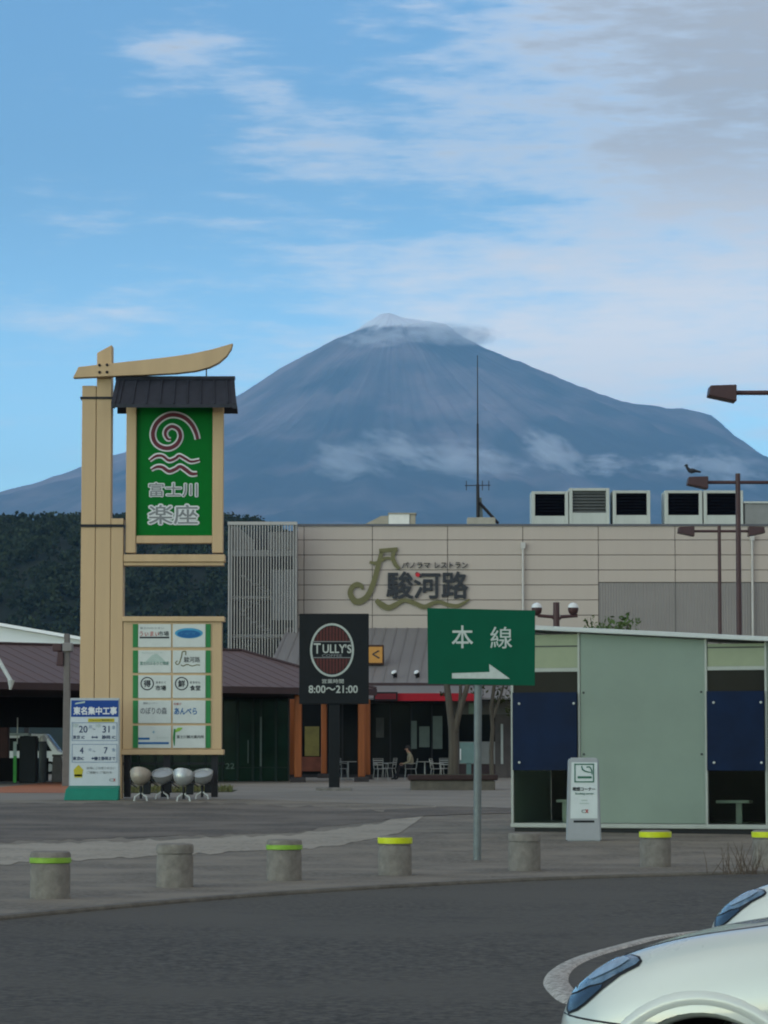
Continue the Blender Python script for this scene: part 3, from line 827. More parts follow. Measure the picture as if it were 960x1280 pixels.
# =================================================================== ROOFTOP EQUIPMENT
ZR = zw(657.2) + 0.06
m_unit = mat('unit_housing', (0.40, 0.415, 0.375), 0.55, 0.06, 2.5, streak=True)
m_grille_d = mat('dark_grille', (0.004, 0.004, 0.007), 0.8, 0.2, 4, spec=0.05)
m_grille_l = mat('grey_grille', (0.10, 0.105, 0.10), 0.6, 0.1, 4)
UY = 142.0
units = [(664.5, 710.5, 614, 'd', 'rooftop ventilation unit with a dark grille at the mast end of the row'),
         (711.5, 762, 610, 'l', 'rooftop ventilation unit with a pale grey grille'),
         (766, 813, 613, 'd', 'rooftop ventilation unit with a dark grille beside the pale-grilled one, by the gap'),
         (831, 878, 613, 'd', 'rooftop ventilation unit with a dark grille just past the gap in the row'),
         (879.5, 929, 613, 'd', 'rooftop ventilation unit with a dark grille next to the low grey duct')]
for a, c, t, g, lab in units:
    u = root('ventilation_unit', lab, 'ventilation unit', (P((a + c) / 2, 650, UY).x, UY + 1.0, ZR), 'ventilation units on the roof')
    x0, x1, zt = P(a, 630, UY).x, P(c, 630, UY).x, P(480, t, UY).z
    q = MB(); fw = 0.16
    gx0, gx1, gz1, gz0 = x0 + fw, x1 - fw, zt - 0.13, zt - 1.14
    q.box(x0, gx0, UY, UY + 1.8, ZR, zt); q.box(gx1, x1, UY, UY + 1.8, ZR, zt)
    q.box(gx0, gx1, UY, UY + 1.8, gz1, zt - 0.001); q.box(gx0, gx1, UY, UY + 1.8, ZR + 0.001, gz0)
    q.build('housing', m_unit, u, bevel=0.015)
    q = MB(); q.box(gx0, gx1, UY + 0.25, UY + 0.3, gz0, gz1); q.build('grille_back', m_grille_d if g == 'd' else m_grille_l, u)
    for k in range(7):
        z = gz0 + (gz1 - gz0) * (k + 0.5) / 7; q = MB()
        q.add([(gx0, UY + .06, z - .05), (gx1, UY + .06, z - .05), (gx1, UY + .2, z + .06), (gx0, UY + .2, z + .06), (gx0, UY + .06, z - .035), (gx1, UY + .06, z - .035), (gx1, UY + .2, z + .075), (gx0, UY + .2, z + .075)],
              [(0, 1, 2, 3), (4, 5, 6, 7), (0, 1, 5, 4), (2, 3, 7, 6)])
        q.build('louvre', m_grille_d if g == 'd' else m_grille_l, u)
u = root('roof_duct', 'low grey duct on the roof past the last ventilation unit', 'duct', (P(950, 650, UY).x, UY + 1, ZR))
q = MB(); q.box(P(931, 640, UY).x, P(985, 640, UY).x, UY + 0.1, UY + 1.8, ZR, P(480, 629, UY).z); q.build('casing', mat('duct_grey', (0.2, 0.2, 0.19), 0.6, 0.1, 2), u, bevel=0.03)
q = MB(); q.box(P(930, 640, UY).x, P(986, 640, UY).x, UY + 0.02, UY + 1.88, P(480, 629, UY).z, P(480, 626.5, UY).z); q.build('lid', m_palemetal, u)
u = root('roof_hatch', 'white roof hatch box with a beige sloping cover', 'roof hatch', (P(500, 650, UY).x, UY + 0.5, ZR))
q = MB(); q.box(P(486, 640, UY).x, P(512, 640, UY).x, UY, UY + 1.2, ZR, P(480, 642.5, UY).z); q.build('box', mat('hatch_white', (0.62, 0.6, 0.55), 0.5, 0.05, 3), u, bevel=0.02)
q = MB(); q.box(P(512.3, 640, UY).x, P(519.5, 640, UY).x, UY + 0.05, UY + 1.2, ZR, P(480, 642.5, UY).z); q.build('side_box', mat('hatch_beige', (0.30, 0.27, 0.21), 0.6, 0.08, 3), u, bevel=0.02)
q = MB(); q.box(P(485, 640, UY).x, P(520.5, 640, UY).x, UY - 0.04, UY + 1.25, P(480, 642.5, UY).z, P(480, 641, UY).z); q.build('lid', mat('hatch_beige', (0.3, 0.27, 0.21)), u)
q = MB(); q.prismpx([(454, 656.4), (485.7, 656.4), (485.7, 644.5), (476, 645)], UY + 0.1, 1.0); q.build('sloping_cover', mat('hatch_beige', (0.3, 0.27, 0.21)), u)
u = root('antenna_mast', 'tall thin radio mast braced on a concrete plinth on the roof', 'mast', (P(597, 655, 141).x, 141, ZR))
q = MB(); q.box(P(584, 650, 141).x, P(619, 650, 141).x, 140.6, 141.8, ZR, P(480, 647.5, 141).z); q.build('plinth', mat('plinth_concrete', (0.31, 0.29, 0.24), 0.9, 0.12, 3), u, bevel=0.02)
xm = P(597.2, 600, 141).x
q = MB(); q.tube([(xm, 141, P(480, y, 141).z) for y in (648, 606, 605, 530, 529, 444)], [0.075, 0.075, 0.05, 0.045, 0.03, 0.018], 8); q.build('pole', m_strap, u)
q = MB(); q.tube([P(581, 607, 141), P(613, 606.5, 141)], 0.022, 6); q.build('crossarm', m_strap, u)
for px in (583, 603, 611):
    q = MB(); q.tube([P(px, 613, 141), P(px, 601, 141)], 0.02, 6); q.build('antenna_rod', m_strap, u)
q = MB(); q.tube([P(599, 628, 141), P(623, 654.5, 141)], 0.07, 8); q.build('brace', m_strap, u)
q = MB(); q.prismpx([(596, 648), (604, 648), (602, 622), (599, 622)], 141.1, 0.2); q.build('bracket', m_galv, u)

# =================================================================== WHITE-ROOFED HALL AND PAVILION
HYY = 146.0
u = root('white_roofed_hall', 'hall with a bright white sloping roof behind the plum-roofed pavilion', 'building', (P(20, 960, HYY).x, HYY + 10, gz(HYY)))
q = MB(); q.prismpx([(-160, 751), (125, 800), (125, 804), (-160, 755)], HYY, 22); q.build('roof', mat('white_membrane', (0.80, 0.81, 0.80), 0.5, 0.03, 0.5), u)
q = MB(); q.prismpx([(-160, 756), (110, 802), (110, 820), (-160, 820)], HYY + 0.6, 20); q.build('gable', mat('white_gable', (0.74, 0.75, 0.74), 0.6, 0.03, 0.5), u)
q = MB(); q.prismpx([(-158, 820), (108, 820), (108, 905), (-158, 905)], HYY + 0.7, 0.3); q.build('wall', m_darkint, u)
for px in (-150, -60, 30, 100):
    q = MB(); q.boxpx(px, px + 6, 820, 968.3, HYY + 0.75, 0.3); q.build('column', m_strap, u)

FL, FR = Vector((-20.0, 98.75, 4.0)), Vector((-0.3, 116.0, 4.0))
ax = (FR - FL).normalized(); nrm = Vector((-ax.y, ax.x, 0))
RL = FL + nrm * 5 + Vector((0, 0, 1.5)); BL, BR = FL + nrm * 10, FR + nrm * 10
t = 0.0
for i in range(4000):
    p = RL + ax * (i * 0.01)
    if p.x / p.y >= (302 - 480) / F: RE = p; break
pv = root('roofed_pavilion', 'open pavilion with plum metal hip roof behind the sign tower', 'pavilion', (FL + FR + BL + BR) / 4 * 1.0 - Vector((0, 0, 4.0 - gz(112))))
q = MB(); th = Vector((0, 0, -0.10))
pts = [FL, FR, BR, BL, RL, RE]
q.add(pts + [p + th for p in pts], [(0, 1, 5, 4), (1, 2, 5), (2, 3, 4, 5), (3, 0, 4), (6, 10, 11, 7), (7, 11, 8), (8, 11, 10, 9), (9, 10, 6), (0, 6, 7, 1), (1, 7, 8, 2), (2, 8, 9, 3), (3, 9, 6, 0)])
rf = q.build('roof', m_plum, pv)
q = MB(); q.tube([RE + Vector((0, 0, .03)), FR + Vector((0, 0, .03))], 0.06, 6); q.build('hip_cap', m_plumdark, rf)
q = MB(); q.tube([RL + Vector((0, 0, .03)), RE + Vector((0, 0, .03))], 0.06, 6); q.build('ridge_cap', m_plumdark, rf)
for i in range(44):
    t = (i + 0.5) / 44; a_ = FL + (FR - FL) * t
    d1 = nrm * 5 + Vector((0, 0, 1.5))
    L = 1.0
    along = (FR - a_).dot(ax); re_al = (FR - RE).dot(ax)
    if along < re_al: L = along / re_al
    q = MB(); c_ = a_ + d1 * L; s_ = ax * 0.018; h_ = Vector((0, 0, 0.014)); o_ = Vector((0, 0, 0.004))
    q.add([a_ - s_ + o_, a_ + s_ + o_, c_ + s_ + o_, c_ - s_ + o_, a_ - s_ + h_, a_ + s_ + h_, c_ + s_ + h_, c_ - s_ + h_], [(4, 5, 6, 7), (0, 4, 7, 3), (1, 2, 6, 5), (0, 1, 5, 4)])
    q.build('roof_seam', m_plum, rf)
q = MB(); n2 = -nrm * 0.06
q.add([FL + n2, FR + n2, FR + n2 + Vector((0, 0, -.24)), FL + n2 + Vector((0, 0, -.24)), FL - n2 * .1, FR - n2 * .1, FR - n2 * .1 + Vector((0, 0, -.24)), FL - n2 * .1 + Vector((0, 0, -.24))],
      [(0, 1, 2, 3), (7, 6, 5, 4), (0, 4, 5, 1), (3, 2, 6, 7), (1, 5, 6, 2), (0, 3, 7, 4)])
q.build('fascia', m_plumdark, pv)
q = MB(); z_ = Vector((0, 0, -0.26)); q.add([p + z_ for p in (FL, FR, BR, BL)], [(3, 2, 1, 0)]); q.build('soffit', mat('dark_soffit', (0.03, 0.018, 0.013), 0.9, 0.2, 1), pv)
# hanging back screen: the dark upper band under the roof
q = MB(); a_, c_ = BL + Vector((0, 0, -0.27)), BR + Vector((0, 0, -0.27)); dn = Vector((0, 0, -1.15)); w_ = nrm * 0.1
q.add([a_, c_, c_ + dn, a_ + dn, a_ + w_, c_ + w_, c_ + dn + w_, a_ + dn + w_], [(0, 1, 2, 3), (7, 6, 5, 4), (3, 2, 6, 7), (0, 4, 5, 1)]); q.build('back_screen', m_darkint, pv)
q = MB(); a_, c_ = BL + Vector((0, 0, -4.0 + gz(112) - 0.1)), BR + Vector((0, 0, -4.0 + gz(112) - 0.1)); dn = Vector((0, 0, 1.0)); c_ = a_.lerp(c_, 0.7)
q.add([a_, c_, c_ + dn, a_ + dn, a_ + w_, c_ + w_, c_ + dn + w_, a_ + dn + w_], [(0, 1, 2, 3), (7, 6, 5, 4), (3, 2, 6, 7), (0, 4, 5, 1)]); q.build('low_shade_sheet', m_darkint, pv)  # dark sheet added to paint the gloom into bright gaps under the roof
def column(px, base_py, w_m, parent, m_, foot=True, dy=0):
    g = G(px, base_py); q = MB()
    q.box(g.x - w_m / 2, g.x + w_m / 2, g.y - w_m / 2, g.y + w_m / 2, g.z + (0.18 if foot else 0), 3.75)
    q.build('column', m_, parent, bevel=0.03)
    if foot:
        q = MB(); q.box(g.x - w_m / 2 - 0.14, g.x + w_m / 2 + 0.14, g.y - w_m / 2 - 0.14, g.y + w_m / 2 + 0.14, g.z - 0.02, g.z + 0.19)
        q.build('column_base', mat('dark_stone', (0.035, 0.03, 0.03), 0.8, 0.2, 4), parent, bevel=0.02)
column(372.5, 978, 0.27, pv, m_orange); column(365, 974.5, 0.24, pv, m_orange)
column(405, 972.8, 0.24, pv, m_orange); column(452, 977.4, 0.27, pv, m_orange); column(459, 974.5, 0.24, pv, m_orange)
column(4, 976.5, 0.42, pv, mat('dark_timber', (0.035, 0.014, 0.011), 0.7, 0.2, 4))
column(130, 979, 0.35, pv, MATS['dark_timber'])
# sloping rain chute in front of the eave
q = MB(); q.tube([P(-8, 814, 104), P(14, 852, 103.2)], 0.07, 8); q.tube([P(14, 850, 103.2), P(13, 862, 103.2)], [0.13, 0.04], 8); q.build('rain_chute', m_palemetal, pv)

# dark green glazed kiosk under the pavilion roof
KYY = 117.0
ks_ = root('green_glass_kiosk', 'dark green glazed kiosk under the plum roof', 'kiosk', (P(257, 960, 117).x, 118, gz(117)))
m_gg = mat('dark_green_glass', (0.003, 0.018, 0.010), 0.12, 0.35, 1.2, spec=0.12)
m_gf = mat('dark_green_frame', (0.006, 0.018, 0.012), 0.5, 0.2, 3)
xk = [152, 173, 194, 215, 236, 257, 278, 297, 316, 326, 345, 361]
zt = 3.7; zb = gz(KYY)
q = MB(); q.box(P(153, 920, KYY).x, P(360, 920, KYY).x, KYY + 0.15, KYY + 2.2, zb, zt); q.build('body', m_gf, ks_)
for i in range(len(xk) - 1):
    q = MB(); q.box(P(xk[i], 920, KYY).x + 0.05, P(xk[i + 1], 920, KYY).x - 0.05, KYY + 0.02, KYY + 0.08, zb + 0.55, zt - 0.1); q.build('pane', m_gg, ks_)
    q = MB(); q.box(P(xk[i], 920, KYY).x - 0.04, P(xk[i], 920, KYY).x + 0.04, KYY - 0.02, KYY + 0.14, zb, zt - 0.02); q.build('mullion', m_gf, ks_)
    q = MB(); q.box(P(xk[i], 920, KYY).x + 0.05, P(xk[i + 1], 920, KYY).x - 0.05, KYY + 0.02, KYY + 0.12, zb + 0.02, zb + 0.5); q.build('low_panel', m_gg, ks_)
for px, y0, y1, w_ in ((310, 925, 954, 1.2), (326, 896, 958, 2.2)):
    q = MB(); q.boxpx(px - w_ / 2, px + w_ / 2, y0, y1, KYY - 0.06, 0.05); q.build('handle_bar', mat('dull_steel', (0.10, 0.13, 0.115), 0.4, 0.1, 5), ks_)
text('22', 287.5, 957.5, 7, KYY + 0.01, mat('faded_print', (0.14, 0.2, 0.17), 0.7, 0.1, 5), ks_, w=11)

# =================================================================== SIGN TOWER
TY = 79.0
gT = gz(TY)
tw = root('sign_tower', 'tall beige timber sign tower with green banner, little roof and shop directory', 'sign tower', (P(150, 995, TY).x, TY + 0.3, gT))
xt = lambda px, py=700: P(px, py, TY).x
zt_ = lambda py: P(150, py, TY).z
def board(x0, x1, top, slant=None, y0=0.0, dep=0.55):
    q = MB()
    a, b2 = xt(x0), xt(x1)
    if slant: poly = [(a, gT - 0.05), (b2, gT - 0.05), (b2, zt_(slant[1])), (a, zt_(slant[0]))]
    else: poly = [(a, gT - 0.05), (b2, gT - 0.05), (b2, zt_(top)), (a, zt_(top))]
    q.prism(poly, TY + y0, TY + y0 + dep)
    return q.build('post_board', m_beige, tw, bevel=0.012)
board(101.0, 118.7, 482)
board(119.3, 138.0, 432, (441, 431), 0.004, 0.54)
board(138.6, 154.0, 648)
q = MB(); q.boxpx(100.2, 142, 495.8, 498.6, TY - 0.03, 0.62); q.build('strap', m_strap, tw)
q = MB(); q.boxpx(138.2, 160, 502, 506.5, TY + 0.1, 0.3); q.build('strap', m_strap, tw)
q = MB(); q.boxpx(100.2, 154.5, 655.3, 658.8, TY - 0.03, 0.62); q.build('strap', m_strap, tw)
# curved cross beam
up = [(98, 458.5), (140, 454), (190, 448.5), (215, 445.5), (240, 441.8), (265, 436.5), (291, 429)]
lo = [(289, 436), (283, 445), (274, 453), (262, 459), (245, 463.5), (220, 466.5), (180, 468.5), (140, 470), (91, 472.3)]
q = MB(); q.prismpx(up + lo, TY - 0.32, 0.31); bm_ = q.build('cross_beam', m_beige, tw, bevel=0.01)
for px, py in ((124.5, 456.5), (133.8, 456.2), (124.5, 465.4), (133.8, 465.2)):
    q = MB(); q.lathe(P(px, py, TY - 0.31), [(0.038, 0), (0.038, 0.03), (0.02, 0.045)], 10, axis=(0, -1, 0)); q.build('bolt', m_strap, bm_)
for px, y0, y1 in ((182.5, 466, 475), (258, 459, 475)):
    q = MB(); q.tube([P(px, y0, TY - 0.17), P(px, y1, TY - 0.17)], 0.018, 6); q.build('hanger_rod', m_strap, tw)
# little roof over the banner
yr, ye, yb_ = TY - 0.15, TY - 0.85, TY + 0.6
zr, ze = P(220, 474, yr).z, P(220, 505, ye).z
x0, x1 = P(147, 474, yr).x, P(291.5, 474, yr).x
q = MB(); e0, e1 = P(140.5, 505, ye).x, P(294, 505, ye).x
a_ = [(x0, yr, zr), (x1, yr, zr), (e0, ye, ze), (e1, ye, ze), (e0, yb_, ze), (e1, yb_, ze)]
a2 = [(x, y, z - 0.09) for x, y, z in a_]
q.add(a_ + a2, [(2, 3, 1, 0), (0, 1, 5, 4), (8, 6, 7, 9), (6, 10, 11, 7), (2, 8, 9, 3), (4, 5, 11, 10), (0, 6, 8, 2), (1, 3, 9, 7), (0, 4, 10, 6), (1, 7, 11, 5)])
tr_ = q.build('roof', m_slate, tw)
q = MB(); q.tube([(x0 - 0.05, yr, zr + 0.02), (x1 + 0.05, yr, zr + 0.02)], 0.06, 8); q.build('ridge_cap', m_slate, tr_)
for px0, px1, sgn in ((141, 148, 1), (289.5, 295, -1)):
    q = MB(); xa = e0 - 0.03 if sgn > 0 else e1 + 0.03; xb2 = x0 - 0.03 if sgn > 0 else x1 + 0.03
    q.add([(xa, ye - 0.02, ze - 0.12), (xa, ye - 0.02, ze + 0.03), (xb2, yr, zr + 0.03), (xb2, yr, zr - 0.12),
           (xa + 0.1 * sgn, ye - 0.02, ze - 0.12), (xa + 0.1 * sgn, ye - 0.02, ze + 0.03), (xb2 + 0.1 * sgn, yr, zr + 0.03), (xb2 + 0.1 * sgn, yr, zr - 0.12)],
          [(0, 1, 2, 3), (7, 6, 5, 4), (1, 5, 6, 2), (0, 3, 7, 4), (0, 4, 5, 1)])
    q.build('barge_board', m_slate, tr_)
for k in range(9):
    t = (k + 0.5) / 9; q = MB(); xa = e0 + (e1 - e0) * t; xb2 = x0 + (x1 - x0) * t
    q.tube([(xa, ye, ze + 0.015), (xb2, yr, zr + 0.015)], 0.02, 5); q.build('roof_seam', m_slate, tr_)
# banner frame and panel
for a, c, y0, y1 in ((157.5, 170, 503, 691), (265.5, 279, 503, 691)):
    q = MB(); q.boxpx(a, c, y0, y1, TY + 0.05, 0.32); q.build('banner_post', m_beige, tw, bevel=0.012)
q = MB(); q.boxpx(170.2, 265.3, 669.5, 679, TY + 0.07, 0.28); q.build('banner_rail', m_beige, tw, bevel=0.012)
q = MB(); q.boxpx(170.2, 265.3, 500, 669.3, TY + 0.16, 0.1); bn = q.build('banner_panel', m_green, tw)
q = MB(); q.boxpx(154.6, 281, 693, 702.2, TY - 0.04, 0.5); q.build('ledge', m_beige, tw, bevel=0.012)
q = MB(); q.boxpx(154.6, 279.5, 702.6, 707, TY + 0.02, 0.4); q.build('ledge', m_beige, tw, bevel=0.01)
# emblem: spiral, two waves, white outline beneath
sp = [(247, 549), (245, 541), (240, 531), (232, 523), (222, 519), (211, 519), (201, 524), (194, 532), (191, 543), (194, 553), (202, 559), (212, 560), (221, 555), (225.5, 546), (223, 537), (215, 533), (208.5, 536.5), (206.5, 542.5), (209.5, 548.5), (213.5, 549)]
sw = [4, 4.4, 4.8, 5, 5, 5, 5, 5, 5, 5, 5, 5, 4.8, 4.6, 4.4, 4.2, 4, 3.6, 3, 1.6]
w1 = [(187, 575.5), (195, 570), (203, 570), (211, 575.5), (219, 573), (224, 569.5), (231, 573), (239, 577), (249.5, 575)]
w2 = [(189, 587), (196, 583.5), (203, 584), (211, 589), (219, 586.5), (225, 583), (232, 587), (239, 592), (246.5, 592)]
for pts, ws, nm in ((sp, sw, 'spiral'), (w1, [1.6, 3.2, 3.2, 3.4, 3.2, 3, 3.2, 3, 2], 'wave'), (w2, [1.6, 3.4, 4, 4.4, 4.2, 4, 4.6, 4.4, 3], 'wave')):
    q = MB(); q.ribbon(pts, [w_ + 3.6 for w_ in ws], TY + 0.145, 0.012); q.build(nm + '_outline', m_white, bn)
    q = MB(); q.ribbon(pts, ws, TY + 0.128, 0.012); q.build(nm, m_maroon, bn)
for body, cx, cy, h, w_ in (('富士川', 216.5, 612, 17, 60), ('楽座', 216.5, 643, 24, 61)):
    text(body, cx, cy, h, TY + 0.15, m_white, bn, w=w_, bold=0.075, thick=0.008)
    text(body, cx, cy, h, TY + 0.136, m_grey_ink, bn, w=w_, bold=0.012, thick=0.004)
# shop directory
q = MB(); q.boxpx(153.5, 277, 777, 936.5, TY + 0.02, 0.4); dr = q.build('directory_frame', m_beige, tw, bevel=0.01)
q = MB(); q.boxpx(153, 280.5, 770.5, 776.8, TY - 0.06, 0.54); q.build('ledge', m_beige, tw, bevel=0.012)
q = MB(); q.boxpx(152.5, 279.5, 936.8, 943.5, TY - 0.06, 0.54); q.build('ledge', m_beige, tw, bevel=0.012)
ry = [(780, 809), (813, 841), (844, 872.5), (875.5, 904), (907, 935)]
m_strip = mat('strip_green', (0.02, 0.17, 0.045), 0.5, 0.08, 4)
m_blue = mat('print_blue', (0.012, 0.10, 0.26), 0.5, 0.1, 6); m_sky = mat('print_sky', (0.05, 0.26, 0.42), 0.5, 0.1, 6)
m_lgreen = mat('print_leaf', (0.22, 0.40, 0.06), 0.6, 0.1, 6); m_tealp = mat('print_teal', (0.10, 0.22, 0.17), 0.6, 0.1, 6)
m_mist = mat('print_mist', (0.34, 0.42, 0.37), 0.6, 0.05, 6); m_redp = mat('print_red', (0.35, 0.06, 0.05), 0.6, 0.1, 6)
PY_ = TY - 0.005
pan = {}
for r_, (y0, y1) in enumerate(ry):
    for a, c in ((166, 172.3), (257.3, 263.3)):
        q = MB(); q.boxpx(a, c, y0, y1, PY_ - 0.003, 0.03); st_ = q.build('green_strip', m_strip, tw)
    for s_, (a, c) in enumerate(((172.8, 213.8), (216, 256.8))):
        q = MB(); q.boxpx(a, c, y0, y1, PY_, 0.035); pan[r_, s_] = q.build('directory_panel', m_panelw, tw, bevel=0.004)
YT = PY_
def bar(a, c, y0, y1, m_, p, nm='print_bar'):
    q = MB(); q.boxpx(a, c, y0, y1, YT - 0.006, 0.004); q.build(nm, m_, p)
text('うぃまぃ', 186.5, 792, 6, YT, m_redp, pan[0, 0], w=24, bold=0.02, thick=0.005)
text('市場', 204.5, 792, 6, YT, m_ink, pan[0, 0], w=13, bold=0.02, thick=0.005)
bar(174.5, 211.5, 795.8, 798, m_ink, pan[0, 0]); text('富士川のうまい', 190, 785, 2.6, YT, m_grey_ink, pan[0, 0], w=30, thick=0.005)
def ring_px(cx, cy, rx, ry_, t, m_, p, nm, Y=None, fill=False):
    Y = YT if Y is None else Y; q = MB(); n = 40; vs_ = []
    for k in range(n):
        c_, s2 = math.cos(2 * math.pi * k / n), math.sin(2 * math.pi * k / n)
        vs_.append(tuple(P(cx + rx * c_, cy + ry_ * s2, Y - 0.006)))
        vs_.append(tuple(P(cx + (rx - t) * c_, cy + (ry_ - t) * s2, Y - 0.006)))
    if fill: q.add(vs_[::2], [tuple(range(n))])
    else: q.add(vs_, [(2 * k, 2 * ((k + 1) % n), 2 * ((k + 1) % n) + 1, 2 * k + 1) for k in range(n)])
    return q.build(nm, m_, p)
ring_px(236, 791.5, 17.5, 6.5, 0, m_sky, pan[0, 1], 'blue_oval', YT + 0.002, True)
ring_px(236, 792.5, 14.5, 4.8, 0, m_blue, pan[0, 1], 'inner_oval', YT - 0.002, True)
text('ﾄﾞｰﾑﾌﾟﾗｻﾞ', 236, 791.5, 3, YT - 0.006, m_sky, pan[0, 1], w=18, thick=0.005)
q = MB(); q.prismpx([(181, 828), (190, 819), (196, 817), (201, 821), (208, 828)], YT - 0.006, 0.004); q.build('pale_hill', m_mist, pan[1, 0])
text('富士川ふるさと物産', 193, 829, 4.4, YT - 0.004, m_tealp, pan[1, 0], w=36, bold=0.01, thick=0.005)
text('旬のいろどり市', 190, 816, 2.2, YT, m_mist, pan[1, 0], w=26, thick=0.005)
q = MB(); q.ribbon([(222, 826), (219.5, 828), (221, 830.5), (224, 829), (227, 820), (228, 815), (232, 814.5), (232, 819)], 1.3, YT - 0.006, 0.004)
q.ribbon([(226, 831), (229, 832.5), (234, 830.5), (240, 832.5), (246, 831), (250, 831.5)], 1.2, YT - 0.006, 0.004); q.build('brush_emblem', m_olive, pan[1, 1])
text('駿河路', 240, 824.5, 7, YT, m_ink, pan[1, 1], w=20, bold=0.01, thick=0.005)
ring_px(184, 854.5, 8.4, 8.4, 1.4, m_ink, pan[2, 0], 'print_ring'); text('得', 184, 854.5, 8.5, YT, m_ink, pan[2, 0], bold=0.03, thick=0.005)
text('市場', 201, 860, 6.3, YT, m_ink, pan[2, 0], w=13, bold=0.03, thick=0.005); text('まるとく', 201, 853, 2.8, YT, m_ink, pan[2, 0], w=12, bold=0.02, thick=0.005)
ring_px(227, 854.5, 8.4, 8.4, 1.4, m_ink, pan[2, 1], 'print_ring'); text('鮮', 227, 854.5, 8.5, YT, m_ink, pan[2, 1], bold=0.03, thick=0.005)
text('食堂', 244, 860, 6.3, YT, m_ink, pan[2, 1], w=13, bold=0.03, thick=0.005); text('まるせん', 244, 853, 2.8, YT, m_ink, pan[2, 1], w=13, bold=0.02, thick=0.005)
text('のぼりの森', 192, 888.5, 8.5, YT, m_grey_ink, pan[3, 0], w=33, bold=0.03, thick=0.005); text('軽食コーナー', 188, 879, 2.6, YT, m_grey_ink, pan[3, 0], w=18, thick=0.005)
text('あんべら', 232, 889, 8, YT, m_blue, pan[3, 1], w=28, bold=0.03, thick=0.005); text('和菓子', 222, 880, 3, YT, m_redp, pan[3, 1], w=10, thick=0.005)
bar(172.9, 187, 922, 924.6, m_blue, pan[4, 0]); bar(172.9, 211, 927.6, 930.2, m_blue, pan[4, 0])
text('＊', 192, 915, 4, YT, m_sky, pan[4, 0], thick=0.005); text('コンビニエンス', 203, 922, 2.4, YT, m_mist, pan[4, 0], w=15, thick=0.005)
q = MB(); q.ribbon([(218, 932), (217.6, 922), (218.5, 911)], [1, 3, 2], YT - 0.006, 0.004); q.build('leaf_mark', m_strip, pan[4, 1])
q = MB(); q.ribbon([(219, 915), (223, 912), (228, 910)], [1, 5, 1], YT - 0.006, 0.004); q.build('leaf_mark', m_lgreen, pan[4, 1])
text('富士川観光案内所', 238, 921, 4, YT, m_ink, pan[4, 1], w=34, bold=0.02, thick=0.005)
# steel legs under the directory, low planting bed
for px in (159, 208, 268):
    q = MB(); q.boxpx(px - 4, px + 4, 943.7, 996.5, TY + 0.12, 0.2); q.build('steel_leg', m_strap, tw)
q = MB(); q.boxpx(154, 280, 953, 956, TY + 0.36, 0.08); q.build('leg_rail', m_strap, tw)

bedp = [G(150, 992), G(290, 990.5), G(297, 988), G(290, 984.5), G(150, 985.5)]
m_moss = mat('mossy_earth', (0.055, 0.06, 0.025), 1.0, 0.4, 5, 0.8, 25)
q = MB(); q.prismxy([(p.x, p.y) for p in bedp], gT - 0.05, gz(82) + 0.05); ob = q.build('planting_bed', m_moss, origin=bedp[0]); tag(ob, kind='structure')
bl = []; bf = []
for _ in range(1500):
    t_ = random.random(); u_ = random.random()
    p = bedp[0].lerp(bedp[1], t_).lerp(bedp[4].lerp(bedp[3], t_), u_); z = gz(82) + 0.04
    h = random.uniform(0.05, 0.2); a_ = random.uniform(0, 6.28); dx, dy = math.cos(a_) * 0.02, math.sin(a_) * 0.02
    k = len(bl); bl += [(p.x - dx, p.y - dy, z), (p.x + dx, p.y + dy, z), (p.x + random.uniform(-.06, .06), p.y + random.uniform(-.06, .06), z + h)]; bf.append((k, k + 1, k + 2))
me = bpy.data.meshes.new('grass'); me.from_pydata(bl, [], bf); me.materials.append(mat('dry_grass', (0.05, 0.07, 0.02), 0.9, c2=(0.14, 0.12, 0.05), scale=3))
ob = bpy.data.objects.new('grass', me); col.objects.link(ob); tag(ob, 'thin grass in the bed under the shop directory', 'grass', kind='stuff')

